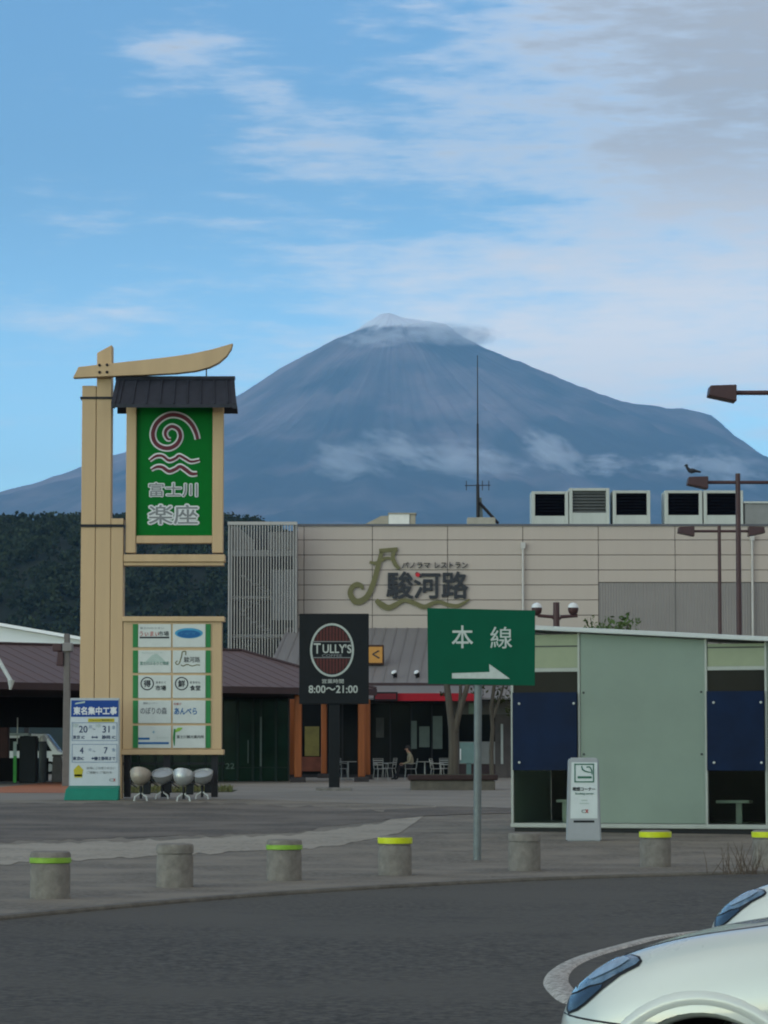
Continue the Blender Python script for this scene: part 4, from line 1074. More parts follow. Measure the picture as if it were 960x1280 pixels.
# floodlights at the tower's foot
m_flood = mat('floodlight_shell', (0.36, 0.37, 0.36), 0.35, 0.08, 6, metal=0.5)
m_lens = mat('floodlight_glass', (0.32, 0.34, 0.35), 0.15, 0.1, 6)
def floodlight(px, base_py, cy, lab, axis, lensed, m_shell, glass):
    g = G(px, base_py); g.y = min(g.y, TY - 0.55) if base_py > 998 else g.y
    r_ = root('floodlight', lab, 'floodlight', g, 'floodlights at the foot of the sign tower')
    c = P(px, cy, g.y); ax3 = Vector(axis).normalized(); R0 = 0.265
    q = MB(); q.lathe(c - ax3 * 0.10, [(0.03, -0.17), (0.12, -0.15), (0.20, -0.08), (0.25, 0.02), (R0, 0.10), (R0 + 0.012, 0.13), (R0 - 0.01, 0.135), (R0 - 0.02, 0.10)], 26, axis=ax3); q.build('bowl', m_shell, r_, smooth=True)
    q = MB(); q.lathe(c - ax3 * 0.10, [(R0 - 0.018, 0.10), (0.18, 0.125), (0.09, 0.14), (0.01, 0.145)], 26, axis=ax3); q.build('lens', glass, r_, smooth=True)
    side = ax3.cross(Vector((0, 0, 1))).normalized()
    for s_ in (-1, 1):
        q = MB(); q.tube([c + side * s_ * 0.275 - ax3 * 0.05, c + side * s_ * 0.275 + Vector((0, 0, -0.22)), Vector((c.x, c.y, c.z - 0.32)) + side * s_ * 0.10], 0.016, 6); q.build('yoke_arm', m_strap, r_)
    q = MB(); q.box(g.x + 0.06, g.x + 0.24, g.y - 0.06, g.y + 0.12, g.z + 0.16, c.z - 0.2); q.build('ballast_box', m_black, r_, bevel=0.015)
    q = MB(); q.tube([(g.x, g.y, g.z + 0.05), (g.x, g.y, c.z - 0.28)], 0.035, 8); q.build('stem', m_black, r_)
    for s_ in (-1, 1):
        q = MB(); q.tube([(g.x, g.y, g.z + 0.20), (g.x + s_ * 0.14, g.y - 0.05, g.z + 0.10), (g.x + s_ * 0.16, g.y - 0.06, g.z - 0.01)], 0.022, 6); q.build('foot', m_palemetal, r_)
m_flood_w = mat('floodlight_shell_tan', (0.30, 0.26, 0.21), 0.4, 0.1, 6, metal=0.3)
floodlight(176, 1001, 968, 'floodlight with a tan bowl at the tower foot beside the work notice', (0.12, 0.55, 0.75), True, m_flood_w, m_lens)
floodlight(203, 999, 967, 'second floodlight from the work notice, its lens tipped forward', (-0.1, -0.45, 0.9), False, m_flood, m_lens)
floodlight(229.5, 1001.5, 969, 'third floodlight from the work notice, pale bowl turned to the tower', (0.1, 0.5, 0.75), True, m_flood, m_lens)
floodlight(253, 999, 967.5, 'fourth floodlight from the work notice, at the directory\'s far leg', (-0.12, -0.4, 0.9), False, m_flood, m_lens)

# road works notice with a green foot
gN = G(115, 1000); NY = gN.y
nt_ = root('work_notice', 'white and blue road work notice board on a green weighted foot', 'notice board', gN)
q = MB(); q.prismpx([(86, 985), (150, 985), (149.5, 872.5), (88, 872.5)], NY, 0.07); q.build('frame', mat('notice_frame', (0.35, 0.38, 0.38), 0.4, 0.08, 5), nt_, bevel=0.01)
q = MB(); q.prismpx([(87.6, 984), (147.6, 984), (148, 875), (89, 875)], NY - 0.012, 0.02); bd = q.build('board', mat('notice_white', (0.46, 0.50, 0.51), 0.5, 0.04, 3), nt_)
q = MB(); q.prismpx([(88.8, 896), (147.8, 896), (148, 875.3), (89.2, 875.3)], NY - 0.018, 0.008); hd = q.build('header', mat('notice_blue', (0.006, 0.045, 0.22), 0.5, 0.06, 3), nt_)
q = MB(); yf = NY - 0.42
q.add([P(79.5, 1001, yf), P(147.5, 1001, yf), P(149, 986, yf + 0.12), P(82, 986, yf + 0.12), P(86.5, 981.5, NY + 0.03), P(150.5, 981.5, NY + 0.03), Vector((P(150.5, 1001, NY + 0.1).x, NY + 0.1, gz(NY))), Vector((P(84, 1001, NY + 0.1).x, NY + 0.1, gz(NY)))],
      [(0, 1, 2, 3), (3, 2, 5, 4), (4, 5, 6, 7), (0, 3, 4, 7), (1, 6, 5, 2), (0, 7, 6, 1)])
for k, v in enumerate(q.v[:2]): q.v[k] = (v[0], v[1], gz(yf) - 0.005)
q.build('foot', mat('green_plastic', (0.005, 0.16, 0.105), 0.45, 0.08, 4), nt_, bevel=0.02)
Yn = NY - 0.018
text('東名集中工事', 119, 888.5, 9.5, Yn, m_white, hd, w=54, bold=0.035, thick=0.006)
q = MB(); q.prismpx([(93.5, 880.5), (94.5, 878.5), (106.5, 876.3), (106, 878.6)], NY - 0.022, 0.004); q.build('slanted_tag', m_mist, hd)
bar2 = lambda a, c, y0, y1, m_, nm='print_bar': (lambda q: (q.boxpx(a, c, y0, y1, NY - 0.02, 0.007), q.build(nm, m_, bd)))(MB())
bar2(110, 143, 898, 902.5, mat('print_yellow', (0.42, 0.36, 0.03), 0.6, 0.06, 4))
text('リフレッシュ工事のお知らせ', 126.5, 900.2, 2.6, NY - 0.02, m_ink, bd, w=29, thick=0.005)
m_line = mat('print_bluegrey', (0.16, 0.22, 0.32), 0.6, 0.05, 4)
for y0, y1 in ((903, 926), (930, 953)):
    for a, c, u0, u1 in ((89.8, 146.5, y0, y0 + 0.7), (89.8, 146.5, y1 - 0.7, y1), (89.8, 90.5, y0, y1), (145.8, 146.5, y0, y1)):
        bar2(a, c, u0, u1, m_line, 'print_line')
m_navy = mat('print_navy', (0.03, 0.045, 0.10), 0.6, 0.05, 4)
text('20', 104, 911.5, 8.5, NY - 0.014, m_navy, bd, w=10.5, thick=0.006, bold=0.01); text('31', 132.5, 911.5, 8.5, NY - 0.014, m_navy, bd, w=8.5, thick=0.006, bold=0.01)
text('10/', 94.5, 907, 4.5, NY - 0.014, m_mist, bd, w=6, thick=0.006); text('10/', 123, 907, 4.5, NY - 0.014, m_mist, bd, w=6, thick=0.006)
text('月', 112.5, 908.5, 4, NY - 0.014, m_line, bd, thick=0.006); text('～', 117.5, 911.5, 1.6, NY - 0.014, m_navy, bd, w=3.5, thick=0.006); text('金', 142, 909, 4.2, NY - 0.014, m_line, bd, thick=0.006)
text('東京 IC', 98.5, 921.5, 4.6, NY - 0.014, m_navy, bd, w=14.5, thick=0.006, bold=0.02); text('静岡 IC', 136, 921.5, 4.6, NY - 0.014, m_navy, bd, w=17, thick=0.006, bold=0.02)
text('4', 102, 938, 8, NY - 0.014, m_navy, bd, w=4.5, thick=0.006, bold=0.01); text('7', 132.2, 938, 8, NY - 0.014, m_navy, bd, w=4.5, thick=0.006, bold=0.01)
text('火', 112.5, 937, 4.2, NY - 0.014, m_line, bd, thick=0.006); text('～', 117.5, 939, 1.6, NY - 0.014, m_navy, bd, w=3.5, thick=0.006); text('金', 142, 937, 4.2, NY - 0.014, m_line, bd, thick=0.006)
text('東京IC', 98, 948, 4.6, NY - 0.014, m_navy, bd, w=14, thick=0.006, bold=0.02); text('富士静岡まで', 131, 948, 4.6, NY - 0.014, m_navy, bd, w=26, thick=0.006, bold=0.02)
for yy_ in (921.5, 948):
    q = MB(); q.prismpx([(114, yy_), (116, yy_ - 1.8), (116, yy_ - 0.7), (120.5, yy_ - 0.7), (120.5, yy_ - 1.8), (122.5, yy_), (120.5, yy_ + 1.8), (120.5, yy_ + 0.7), (116, yy_ + 0.7), (116, yy_ + 1.8)], NY - 0.02, 0.007); q.build('print_arrow', m_navy, bd)
q = MB(); q.prismpx([(92, 962), (98, 956), (104, 962), (103, 967), (102.5, 972), (93, 972), (92.5, 967)], NY - 0.02, 0.007); q.build('print_mark', mat('print_yellow', (0.42, 0.36, 0.03)), bd)
bar2(93, 102.5, 968, 970.5, m_ink)
text('渋滞にご注意ください', 126, 960, 3, NY - 0.014, m_grey_ink, bd, w=36, thick=0.006); text('ご理解とご協力を', 124, 965.5, 3, NY - 0.014, m_grey_ink, bd, w=32, thick=0.006)
text('C', 139, 975, 3.6, NY - 0.014, m_grey_ink, bd, w=5, thick=0.006, bold=0.02); text('x', 143, 975, 3.6, NY - 0.014, m_redp, bd, w=3, thick=0.006, bold=0.02)

# =================================================================== COFFEE SIGN
gC = G(417, 988.5); CYs = gC.y
cs = root('coffee_sign', 'black coffee shop sign with oval emblem and opening hours on a single post', 'sign', gC)
q = MB(); q.boxpx(374, 461, 767, 880, CYs, 0.28); pb = q.build('panel', m_black, cs, bevel=0.015)
q = MB(); q.boxpx(411, 424.5, 880, 986, CYs + 0.06, 0.26); q.build('post', m_black, cs, bevel=0.015)
q = MB(); q.box(P(395, 985, CYs).x, P(440, 985, CYs).x, CYs - 0.35, CYs + 0.6, gz(CYs) - 0.02, gz(CYs) + 0.1); q.build('base_plate', mat('weathered_plate', (0.16, 0.15, 0.135), 0.7, 0.3, 5), cs, bevel=0.02)
YT = CYs - 0.002
m_ringc = mat('emblem_ring', (0.36, 0.40, 0.36), 0.5, 0.06, 5); m_rust = mat('emblem_rust', (0.085, 0.022, 0.018), 0.6, 0.15, 8)
ring_px(415, 812.5, 27.5, 33.5, 2.6, m_ringc, pb, 'oval_ring')
def seg_px(cx, cy, rx, ry_, ya, yb2, m_, p, nm, Y):
    pts = []
    for k in range(61):
        y = ya + (yb2 - ya) * k / 60; h = rx * math.sqrt(max(0, 1 - ((y - cy) / ry_) ** 2)); pts.append((y, h))
    poly = [(cx + h, y) for y, h in pts] + [(cx - h, y) for y, h in pts[::-1]]
    q = MB(); q.add([tuple(P(a, b2, Y)) for a, b2 in poly], [tuple(range(len(poly)))]); return q.build(nm, m_, p)
seg_px(415, 812.5, 24, 30, 783, 801.5, m_rust, pb, 'emblem_top', CYs - 0.008); seg_px(415, 812.5, 24, 30, 823, 842, m_rust, pb, 'emblem_bottom', CYs - 0.008)
for k in range(-5, 6):
    for y0, y1 in ((783, 801.5), (823, 842)):
        x = 415 + k * 4; h = 30 * math.sqrt(max(0, 1 - ((x - 415) / 24.5) ** 2))
        a_, c_ = max(y0, 812.5 - h), min(y1, 812.5 + h)
        if c_ - a_ > 2:
            q = MB(); q.boxpx(x - 0.45, x + 0.45, a_, c_, CYs - 0.014, 0.004); q.build('emblem_stripe', m_black, pb)
for y in (802, 822):
    q = MB(); q.boxpx(390.5, 439.5, y - 0.5, y + 0.5, CYs - 0.014, 0.004); q.build('emblem_line', m_grey_ink, pb)
m_cream = mat('cream_print', (0.40, 0.43, 0.39), 0.6, 0.05, 6)
text('T', 396.5, 810.5, 12.5, CYs - 0.008, m_cream, pb, w=8.5, bold=0.015); text('ULLY', 417.5, 811, 10.5, CYs - 0.008, m_cream, pb, w=28, bold=0.02); text("'S", 435.5, 811, 10.5, CYs - 0.008, m_cream, pb, w=7.5, bold=0.02)
text('COFFEE', 415, 819.5, 3.4, CYs - 0.008, m_grey_ink, pb, w=25, bold=0.01)
text('営業時間', 416, 851.5, 5.4, CYs - 0.004, m_cream, pb, w=27, bold=0.01); text('8:00～21:00', 416.5, 861.5, 9.2, CYs - 0.004, m_cream, pb, w=61, bold=0.02)

# =================================================================== GREEN DIRECTION SIGN
gS = G(596.5, 1075); SY = gS.y
ds = root('direction_sign', 'green direction sign with white characters and arrow on a grey pole', 'sign', gS)
q = MB(); q.prismpx([(534, 760), (669, 763), (668.5, 857), (535, 855)], SY - 0.075, 0.012); sp_ = q.build('panel', mat('direction_green', (0.001, 0.075, 0.038), 0.5, 0.07, 3, spec=0.1), ds, bevel=0.002)
for py in (782, 836):
    q = MB(); q.boxpx(542, 661, py - 2, py + 2, SY - 0.062, 0.03); q.build('stiffener', m_galv, ds)
q = MB(); q.tube([gS + Vector((0, 0, -0.05)), Vector((P(598, 768, SY).x, SY, P(598, 768, SY).z))], 0.056, 20); q.build('pole', m_galv, ds, smooth=True)
m_refl = mat('faded_white_print', (0.42, 0.46, 0.42), 0.6, 0.08, 20)
Yd = SY - 0.075
text('本', 578, 796, 28, Yd, m_refl, sp_, w=26, bold=0.012, thick=0.004); text('線', 626.5, 797, 27, Yd, m_refl, sp_, w=27, bold=0.004, thick=0.004)
q = MB(); q.prismpx([(565, 841.5), (612, 840), (611.5, 830), (637.5, 848.5), (565, 848)], Yd - 0.005, 0.004); q.build('arrow', m_refl, sp_)

# =================================================================== GLASS SMOKING SHELTER
def local(mb, name, material, parent, bevel=0.0, smooth=False):
    """mesh given in the parent's own coordinates"""
    me = mb.mesh(name, bevel=bevel, smooth=smooth); me.materials.append(material)
    o = bpy.data.objects.new(name, me); col.objects.link(o); o.parent = parent
    return o
A0 = P(638, 1039, 56.0); A0.z = gz(55); B0 = P(1010, 1039, 54.2)
dW = Vector((B0.x - A0.x, B0.y - A0.y, 0)).normalized(); nW = Vector((-dW.y, dW.x, 0))
angW = math.atan2(dW.y, dW.x)
def W(px, py):
    d = ray(px, py); o = Vector((0, 0, CAMZ)); t = (A0 - o).dot(nW) / d.dot(nW); p = o + d * t
    return (p - A0).dot(dW), p.z - A0.z
S = lambda px: W(px, 900)[0]
Zs = lambda px, py: W(px, py)[1]
sh = root('smoking_shelter', 'long glass smoking shelter with frosted pane and dark blue panels', 'shelter', A0)
sh.rotation_euler.z = angW
m_frost = mat('frosted_glass', (0.23, 0.30, 0.235), 0.55, 0.10, 0.7, trans=0.35, spec=0.35)
m_clear = bpy.data.materials.new('clear_glass'); m_clear.use_nodes = True
_b = m_clear.node_tree.nodes['Principled BSDF']; _b.inputs['Base Color'].default_value = (0.72, 0.80, 0.72, 1); _b.inputs['Roughness'].default_value = 0.03; _b.inputs['Transmission Weight'].default_value = 1.0; _b.inputs['IOR'].default_value = 1.2
m_film = mat('blue_panel', (0.003, 0.010, 0.032), 0.35, 0.25, 1.5, spec=0.05)
m_fr = mat('shelter_frame', (0.30, 0.32, 0.28), 0.5, 0.06, 4)
m_cler = mat('clerestory_panel', (0.22, 0.25, 0.155), 0.5, 0.06, 2)
m_frd = mat('shelter_dark_edge', (0.05, 0.055, 0.05), 0.5, 0.1, 4)
sE = S(1045); DEP = 2.6
zpl, zs0, zs1, zt0, zt1 = 0.0, 0.085, 0.165, 2.86, 2.92
rz = lambda s_: Zs(670, 788) + (Zs(960, 802) - Zs(670, 788)) * (s_ - S(670)) / (S(960) - S(670))
q = MB(); q.box(0.06, sE - 0.06, 0.06, DEP - 0.1, -0.14, zs0); local(q, 'plinth', m_black, sh)
q = MB(); q.box(0, sE, 0, DEP, zs0, zs1); local(q, 'floor_sill', m_fr, sh, 0.01)
q = MB(); ov = 0.22
q.prism([(-0.12, rz(-0.12)), (sE + 0.1, rz(sE + 0.1)), (sE + 0.1, rz(sE + 0.1) + 0.085), (-0.12, rz(-0.12) + 0.085)], -ov, DEP + 0.2); local(q, 'roof', mat('shelter_roof', (0.42, 0.44, 0.42), 0.4, 0.05, 1), sh, 0.012)
q = MB(); q.box(0.05, sE - 0.05, DEP - 0.12, DEP - 0.06, zs1, rz(sE) - 0.02); local(q, 'back_wall', mat('shelter_back', (0.016, 0.018, 0.013), 0.8, 0.3, 1.0), sh)
for s_ in (0.0, sE - 0.05):
    q = MB(); q.box(s_ + 0.005, s_ + 0.045, 0.1, DEP - 0.14, zs1, rz(s_) - 0.02); local(q, 'end_wall', m_frost, sh)
posts = [640, 723.5, 882.5, 957.5, 1042]
for px in posts:
    s_ = S(px); q = MB(); q.box(s_ - 0.022, s_ + 0.022, 0.0, 0.09, zs1, rz(s_) - 0.004); local(q, 'post', m_fr, sh, 0.004)
for a, c in ((640, 723.5), (882.5, 957.5)):
    s0, s1 = S(a) + 0.024, S(c) - 0.024
    def panel(nm, z0, z1, m_, y=0.03, t=0.02, e=0.0):
        q = MB(); q.box(s0 - e, s1 + e, y, y + t, z0, z1); return local(q, nm, m_, sh, 0.002)
    zb_ = Zs(680, 808) if a == 640 else Zs(920, 809)
    top = min(rz(s0), rz(s1)) - 0.03
    panel('clerestory', zb_ + 0.012, top, m_cler); panel('clerestory', zt1 + 0.03, zb_ - 0.012, m_cler)
    panel('glazing_bar', zb_ - 0.011, zb_ + 0.011, m_frd, 0.02, 0.04); panel('transom', zt0 + 0.02, zt1 + 0.028, m_fr, 0.01, 0.06)
    panel('clear_pane', zs1 + 0.01, 2.20, m_clear, 0.04, 0.012); panel('darkened_pane', 2.215, zt0 + 0.015, m_glassd, 0.04, 0.012)  # upper strip's near-black colour stands in for the dark interior behind the glass
    z0, z1 = Zs(760, 963), Zs(760, 865)
    bp_ = panel('blue_panel', z0, z1, m_film, -0.05, 0.012, 0.0 if a != 640 else 0.0)
    for sx in (s0 + 0.13, s1 - 0.05):
        for zz in (z0 + 0.14, z1 - 0.2):
            q = MB(); q.lathe((sx, -0.052, zz), [(0.022, 0), (0.022, 0.02), (0.012, 0.026)], 10, axis=(0, -1, 0)); local(q, 'fixing', m_palemetal, bp_)
for a, c in ((723.5, 882.5), (957.5, 1042)):
    s0, s1 = S(a) + 0.026, S(c) - 0.026; q = MB()
    q.prism([(s0, zs1 + 0.01), (s1, zs1 + 0.01), (s1, rz(s1) - 0.02), (s0, rz(s0) - 0.02)], 0.02, 0.04); fp = local(q, 'frosted_pane', m_frost, sh, 0.002)
    for sx in (s0 + 0.06, s1 - 0.06):
        for zz in (1.4, 2.5):
            q = MB(); q.lathe((sx, 0.018, zz), [(0.02, 0), (0.02, 0.015), (0.01, 0.02)], 10, axis=(0, -1, 0)); local(q, 'fixing', m_frd, fp)
for px0, px1, leg in ((684, 722, 693), (885, 927, 912), (740, 800, 770)):
    s0, s1 = S(px0), S(px1); zz = Zs(700, 1000)
    o_ = bpy.data.objects.new('lean_rail', None)
    q = MB(); q.box(s0, s1, 0.55, 0.85, zz - 0.05, zz); r_ = local(q, 'lean_rail', m_fr, sh, 0.008)
    q = MB(); sl_ = S(leg); q.box(sl_ - 0.05, sl_ + 0.05, 0.66, 0.74, zs1, zz - 0.05); local(q, 'rail_leg', m_fr, r_)

# =================================================================== SMOKING SIGN
gK = G(730, 1051.5); KY_ = gK.y
sm = root('smoking_sign', 'grey plastic sidewalk sign with a white smoking notice in front of the shelter', 'sign', gK)
q = MB(); q.prismpx([(708.8, 1051.5), (751.8, 1051.5), (748.6, 951), (746.5, 947), (713.5, 947), (711.2, 951)], KY_, 0.34); q.build('body', mat('grey_plastic', (0.30, 0.315, 0.32), 0.5, 0.05, 4), sm, bevel=0.02, seg=2)
q = MB(); q.prismpx([(713, 1023), (747, 1023), (746.6, 953), (714.3, 953)], KY_ - 0.008, 0.02); kp = q.build('face', mat('notice_face', (0.52, 0.57, 0.55), 0.5, 0.04, 4), sm)
Yk = KY_ - 0.012
m_dg = mat('print_darkgreen', (0.035, 0.13, 0.085), 0.6, 0.06, 6)
for a, c, y0, y1 in ((718, 742.5, 954.5, 956), (718, 742.5, 976.5, 978), (718, 719.3, 956, 976.5), (741.2, 742.5, 956, 976.5), (722, 739.5, 970.3, 973)):
    q = MB(); q.boxpx(a, c, y0, y1, Yk - 0.004, 0.005); q.build('print_bar', m_dg, kp)
q = MB(); q.ribbon([(727, 957.5), (728.5, 962), (733, 964.5), (739, 965.5)], [1.4, 1.8, 1.6, 1.2], Yk - 0.004, 0.005); q.ribbon([(733, 959), (737, 958.8), (739.5, 963), (740, 968)], [1.4, 1.6, 1.4, 1], Yk - 0.004, 0.004); q.build('print_smoke', m_dg, kp)
text('喫煙コーナー', 730, 986.3, 4.8, Yk + 0.002, m_ink, kp, w=28, bold=0.03, thick=0.006)
text('Smoking corner', 730.5, 992.2, 3, Yk + 0.002, m_dg, kp, w=23, bold=0.02, thick=0.006)
bar3 = lambda a, c, y0, y1, m_, p: (lambda q: (q.boxpx(a, c, y0, y1, Yk - 0.004, 0.005), q.build('print_bar', m_, p)))(MB())
bar3(726.5, 734, 999.8, 1000.8, m_mist, kp); bar3(724.5, 736.5, 1003.8, 1004.6, m_mist, kp)
text('C', 729.5, 1014, 4, Yk + 0.002, m_grey_ink, kp, w=5.5, bold=0.02, thick=0.006); text('x', 733.5, 1014, 4, Yk + 0.002, m_redp, kp, w=3.4, bold=0.04, thick=0.006)
q = MB(); q.boxpx(717, 743, 1025.6, 1028.2, KY_ - 0.004, 0.02); q.build('slot', m_black, sm)

# =================================================================== BOLLARDS
m_band_y = mat('band_yellow', (0.50, 0.56, 0.008), 0.35, 0.08, 12); m_band_g = mat('band_green', (0.20, 0.36, 0.035), 0.4, 0.12, 12)
bs = [(60, 1124, 'g', 'stubby concrete bollard with a dull green band, closest to the work notice'),
      (217, 1109.5, None, 'stubby plain concrete bollard between two green-banded ones'),
      (354.5, 1101.5, 'g', 'stubby concrete bollard with a dull green band next to a bright yellow-banded one'),
      (493.8, 1094.5, 'y', 'stubby concrete bollard with a yellow band on the near side of the direction sign pole'),
      (656.5, 1089, None, 'stubby plain concrete bollard just past the direction sign pole'),
      (821, 1084, 'y', 'stubby concrete bollard with a yellow band in front of the frosted pane'),
      (962.5, 1084, 'y', 'stubby concrete bollard with a yellow band at the far end of the row')]
def bollard_mesh(kind):
    parts = []
    q = MB(); q.lathe((0, 0, 0), [(0.212, -0.02), (0.212, 0.30), (0.205, 0.37)], 36); parts.append(('shaft', q.mesh('shaft', smooth=True), m_conc))
    q = MB(); q.lathe((0, 0, 0), [(0.196, 0.37), (0.196, 0.382), (0.213, 0.386), (0.216, 0.46), (0.205, 0.487), (0.18, 0.495)], 36); parts.append(('cap', q.mesh('cap', smooth=True), m_conc))
    if kind:
        lo_, hi_ = (0.372, 0.432) if kind == 'g' else (0.395, 0.474)
        q = MB(); q.lathe((0, 0, 0), [(0.214, lo_), (0.2215, lo_ + 0.006), (0.2215, hi_ - 0.006), (0.214, hi_)], 36); parts.append(('band', q.mesh('band', smooth=True), m_band_g if kind == 'g' else m_band_y))
    for _, me_, mm in parts: me_.materials.append(mm)
    return parts
cache = {}
for px, py, kd, lab in bs:
    g = G(px, py); r_ = root('bollard', lab, 'bollard', (g.x, g.y + 0.2, g.z), 'concrete bollards along the kerb')
    r_.rotation_euler.z = random.uniform(0, 6.28)
    if kd not in cache: cache[kd] = bollard_mesh(kd)
    for nm, me_, _ in cache[kd]:
        o = bpy.data.objects.new(nm, me_); col.objects.link(o); o.parent = r_

# =================================================================== STREET LAMPS
def lamp_head(cx, cy, w_, sgn, Y, parent):
    """box head, deeper at the arm end; sgn -1 points left"""
    k = w_ / 35.0
    o_ = (cx + sgn * w_ / 2)   # tip
    i_ = (cx - sgn * w_ / 2)
    q = MB(); q.prismpx([(o_ - sgn * 2 * k, cy - 9.5 * k), (i_, cy - 10.5 * k), (i_, cy + 10.5 * k), (o_, cy + 3 * k)], Y - 0.3, 0.6); h = q.build('lamp_head', m_brown, parent, bevel=0.02)
    q = MB(); n0, n1 = P(o_ - sgn * 3 * k, cy + 4 * k, Y), P(i_ + sgn * 2 * k, cy + 9.6 * k, Y)
    q.add([(n0.x, Y - .24, n0.z - .015), (n1.x, Y - .24, n1.z - .03), (n1.x, Y + .24, n1.z - .03), (n0.x, Y + .24, n0.z - .015)], [(0, 1, 2, 3)]); q.build('diffuser', m_panelw, h)
def street_lamp(px, top, arm, Y, heads, w_, lab, pr_):
    g = Vector((P(px, 900, Y).x, Y, gz(Y)))
    r_ = root('street_lamp', lab, 'street lamp', g, 'brown street lamps beyond the shelter')
    q = MB(); q.tube([(g.x, Y, g.z - 0.05), (g.x, Y, P(480, top, Y).z)], [pr_ * 1.25, pr_], 12); q.build('pole', m_brown, r_, smooth=True)
    a = min([h[0] for h in heads] + [px]); c = max([h[0] for h in heads] + [px])
    q = MB(); q.tube([(P(a, 700, Y).x, Y, P(480, arm, Y).z), (P(c, 700, Y).x, Y, P(480, arm, Y).z)], 0.06, 10); q.build('arm', m_brown, r_, smooth=True)
    q = MB(); q.box(g.x - 0.25, g.x + 0.25, Y - 0.25, Y + 0.25, g.z - 0.05, g.z + 0.06); q.build('base_plate', m_brown, r_)
    for hx_, sg in heads: lamp_head(hx_, arm, w_, sg, Y, r_)
    return r_
street_lamp(925, 592, 603, 104, [(872.5, -1), (977.5, 1)], 26, 'brown twin-arm street lamp whose head carries a perched bird', 0.085)
street_lamp(901, 657, 664, 134, [(858, -1), (946.5, 1)], 20.5, 'shorter-looking brown twin-arm street lamp against the pale wall', 0.075)
street_lamp(992, 478, 491, 77, [(903.5, -1), (1080, 1)], 35, 'brown street lamp reaching high above the roof line with its pole past the shelter end', 0.075)

# bird on the lamp head
bpos = P(865, 592.2, 104); b0 = bpos + Vector((0, 0, 0.10))
q = MB(); q.ball(b0, 0.085, 1.75, 0.9, 0.95)
q.tube([b0 + Vector((-0.10, 0, 0.03)), b0 + Vector((-0.16, 0, 0.10)), b0 + Vector((-0.18, 0, 0.155))], [0.06, 0.045, 0.04], 8)
q.ball(b0 + Vector((-0.185, 0, 0.175)), 0.052, 1.1, 0.95, 1)
q.tube([b0 + Vector((-0.22, 0, 0.175)), b0 + Vector((-0.285, 0, 0.165))], [0.02, 0.003], 6)
q.tube([b0 + Vector((0.10, 0, 0.0)), b0 + Vector((0.30, 0, -0.045))], [0.05, 0.03], 8)
for s_ in (-0.03, 0.03): q.tube([b0 + Vector((-0.01, s_, -0.06)), b0 + Vector((-0.02, s_, -0.105))], 0.008, 5)
tag(q.build('bird', mat('dark_plumage', (0.02, 0.022, 0.028), 0.6, 0.2, 20), smooth=True, origin=bpos), 'small dark bird perched on a street lamp head', 'bird')

# T-shaped lamp with two spotlights behind the shelter
TYL = 72.0; g = Vector((P(696, 900, TYL).x, TYL, gz(TYL)))
r_ = root('spotlight_post', 'brown T-shaped post with two white-topped spotlights behind the shelter roof', 'lamp post', g)
q = MB(); q.tube([(g.x, TYL, g.z - 0.05), (g.x, TYL, P(480, 753, TYL).z)], 0.075, 12); q.build('pole', m_brown, r_, smooth=True)
q = MB(); q.tube([P(672, 769.5, TYL), P(690, 771, TYL), P(696, 776, TYL), P(702, 771, TYL), P(722, 769.5, TYL)], 0.04, 8); q.build('crossbar', m_brown, r_, smooth=True)
for px in (671, 716.5):
    c = P(px, 762, TYL)
    q = MB(); q.lathe(c, [(0.05, -0.12), (0.10, -0.08), (0.125, 0.0), (0.12, 0.05)], 16); q.build('housing', m_brown, r_, smooth=True)
    q = MB(); q.lathe(c + Vector((0, 0, 0.045)), [(0.122, 0), (0.115, 0.05), (0.07, 0.10), (0.01, 0.12)], 16); q.build('dome', m_white, r_, smooth=True)
    q = MB(); q.tube([c + Vector((0, 0, -0.1)), P(px, 770, TYL)], 0.03, 8); q.build('stem', m_brown, r_)

# grey lamp column on the far left with a box head and speaker
g = G(84, 983); r_ = root('lamp_column', 'grey-brown square lamp column with box head and side speaker by the work notice', 'lamp post', g)
LYc = g.y; m_col = mat('column_grey', (0.14, 0.125, 0.115), 0.7, 0.12, 4)
q = MB(); q.prismpx([(77.5, 983.2), (88.5, 983.2), (86.5, 792), (80, 792)], LYc, 0.28); q.build('column', m_col, r_, bevel=0.02)
q = MB(); q.boxpx(78, 90, 803.5, 814, LYc - 0.12, 0.5); q.build('box_head', mat('box_head_grey', (0.2, 0.19, 0.18), 0.6, 0.1, 4), r_, bevel=0.02)
q = MB(); q.boxpx(65.5, 77, 804.5, 814, LYc - 0.1, 0.4); q.build('lamp_box', m_brown, r_, bevel=0.02)
q = MB(); q.prismpx([(70, 832), (79, 832), (79, 814.5), (72, 814.5)], LYc - 0.08, 0.3); q.build('speaker', m_brown, r_, bevel=0.02)

# dry stalks at the kerb beside the last bollard
g = G(930, 1092); q = MB(); rs2 = random.Random(3)
for _ in range(46):
    b_ = g + Vector((rs2.gauss(0, 0.22), rs2.gauss(0.1, 0.12), -0.01)); h_ = rs2.uniform(0.12, 0.42); t_ = Vector((rs2.gauss(0, 0.10), rs2.gauss(0, 0.08), h_))
    q.tube([b_, b_ + t_ * 0.5 + Vector((rs2.gauss(0, 0.015), 0, 0)), b_ + t_], [0.005, 0.004, 0.0015], 4)
tag(q.build('dry_weed', mat('dry_stalk', (0.10, 0.075, 0.055), 0.9, 0.3, 8), origin=g), 'sparse tuft of dry brown stalks at the kerb by the last yellow-banded bollard', 'plant')

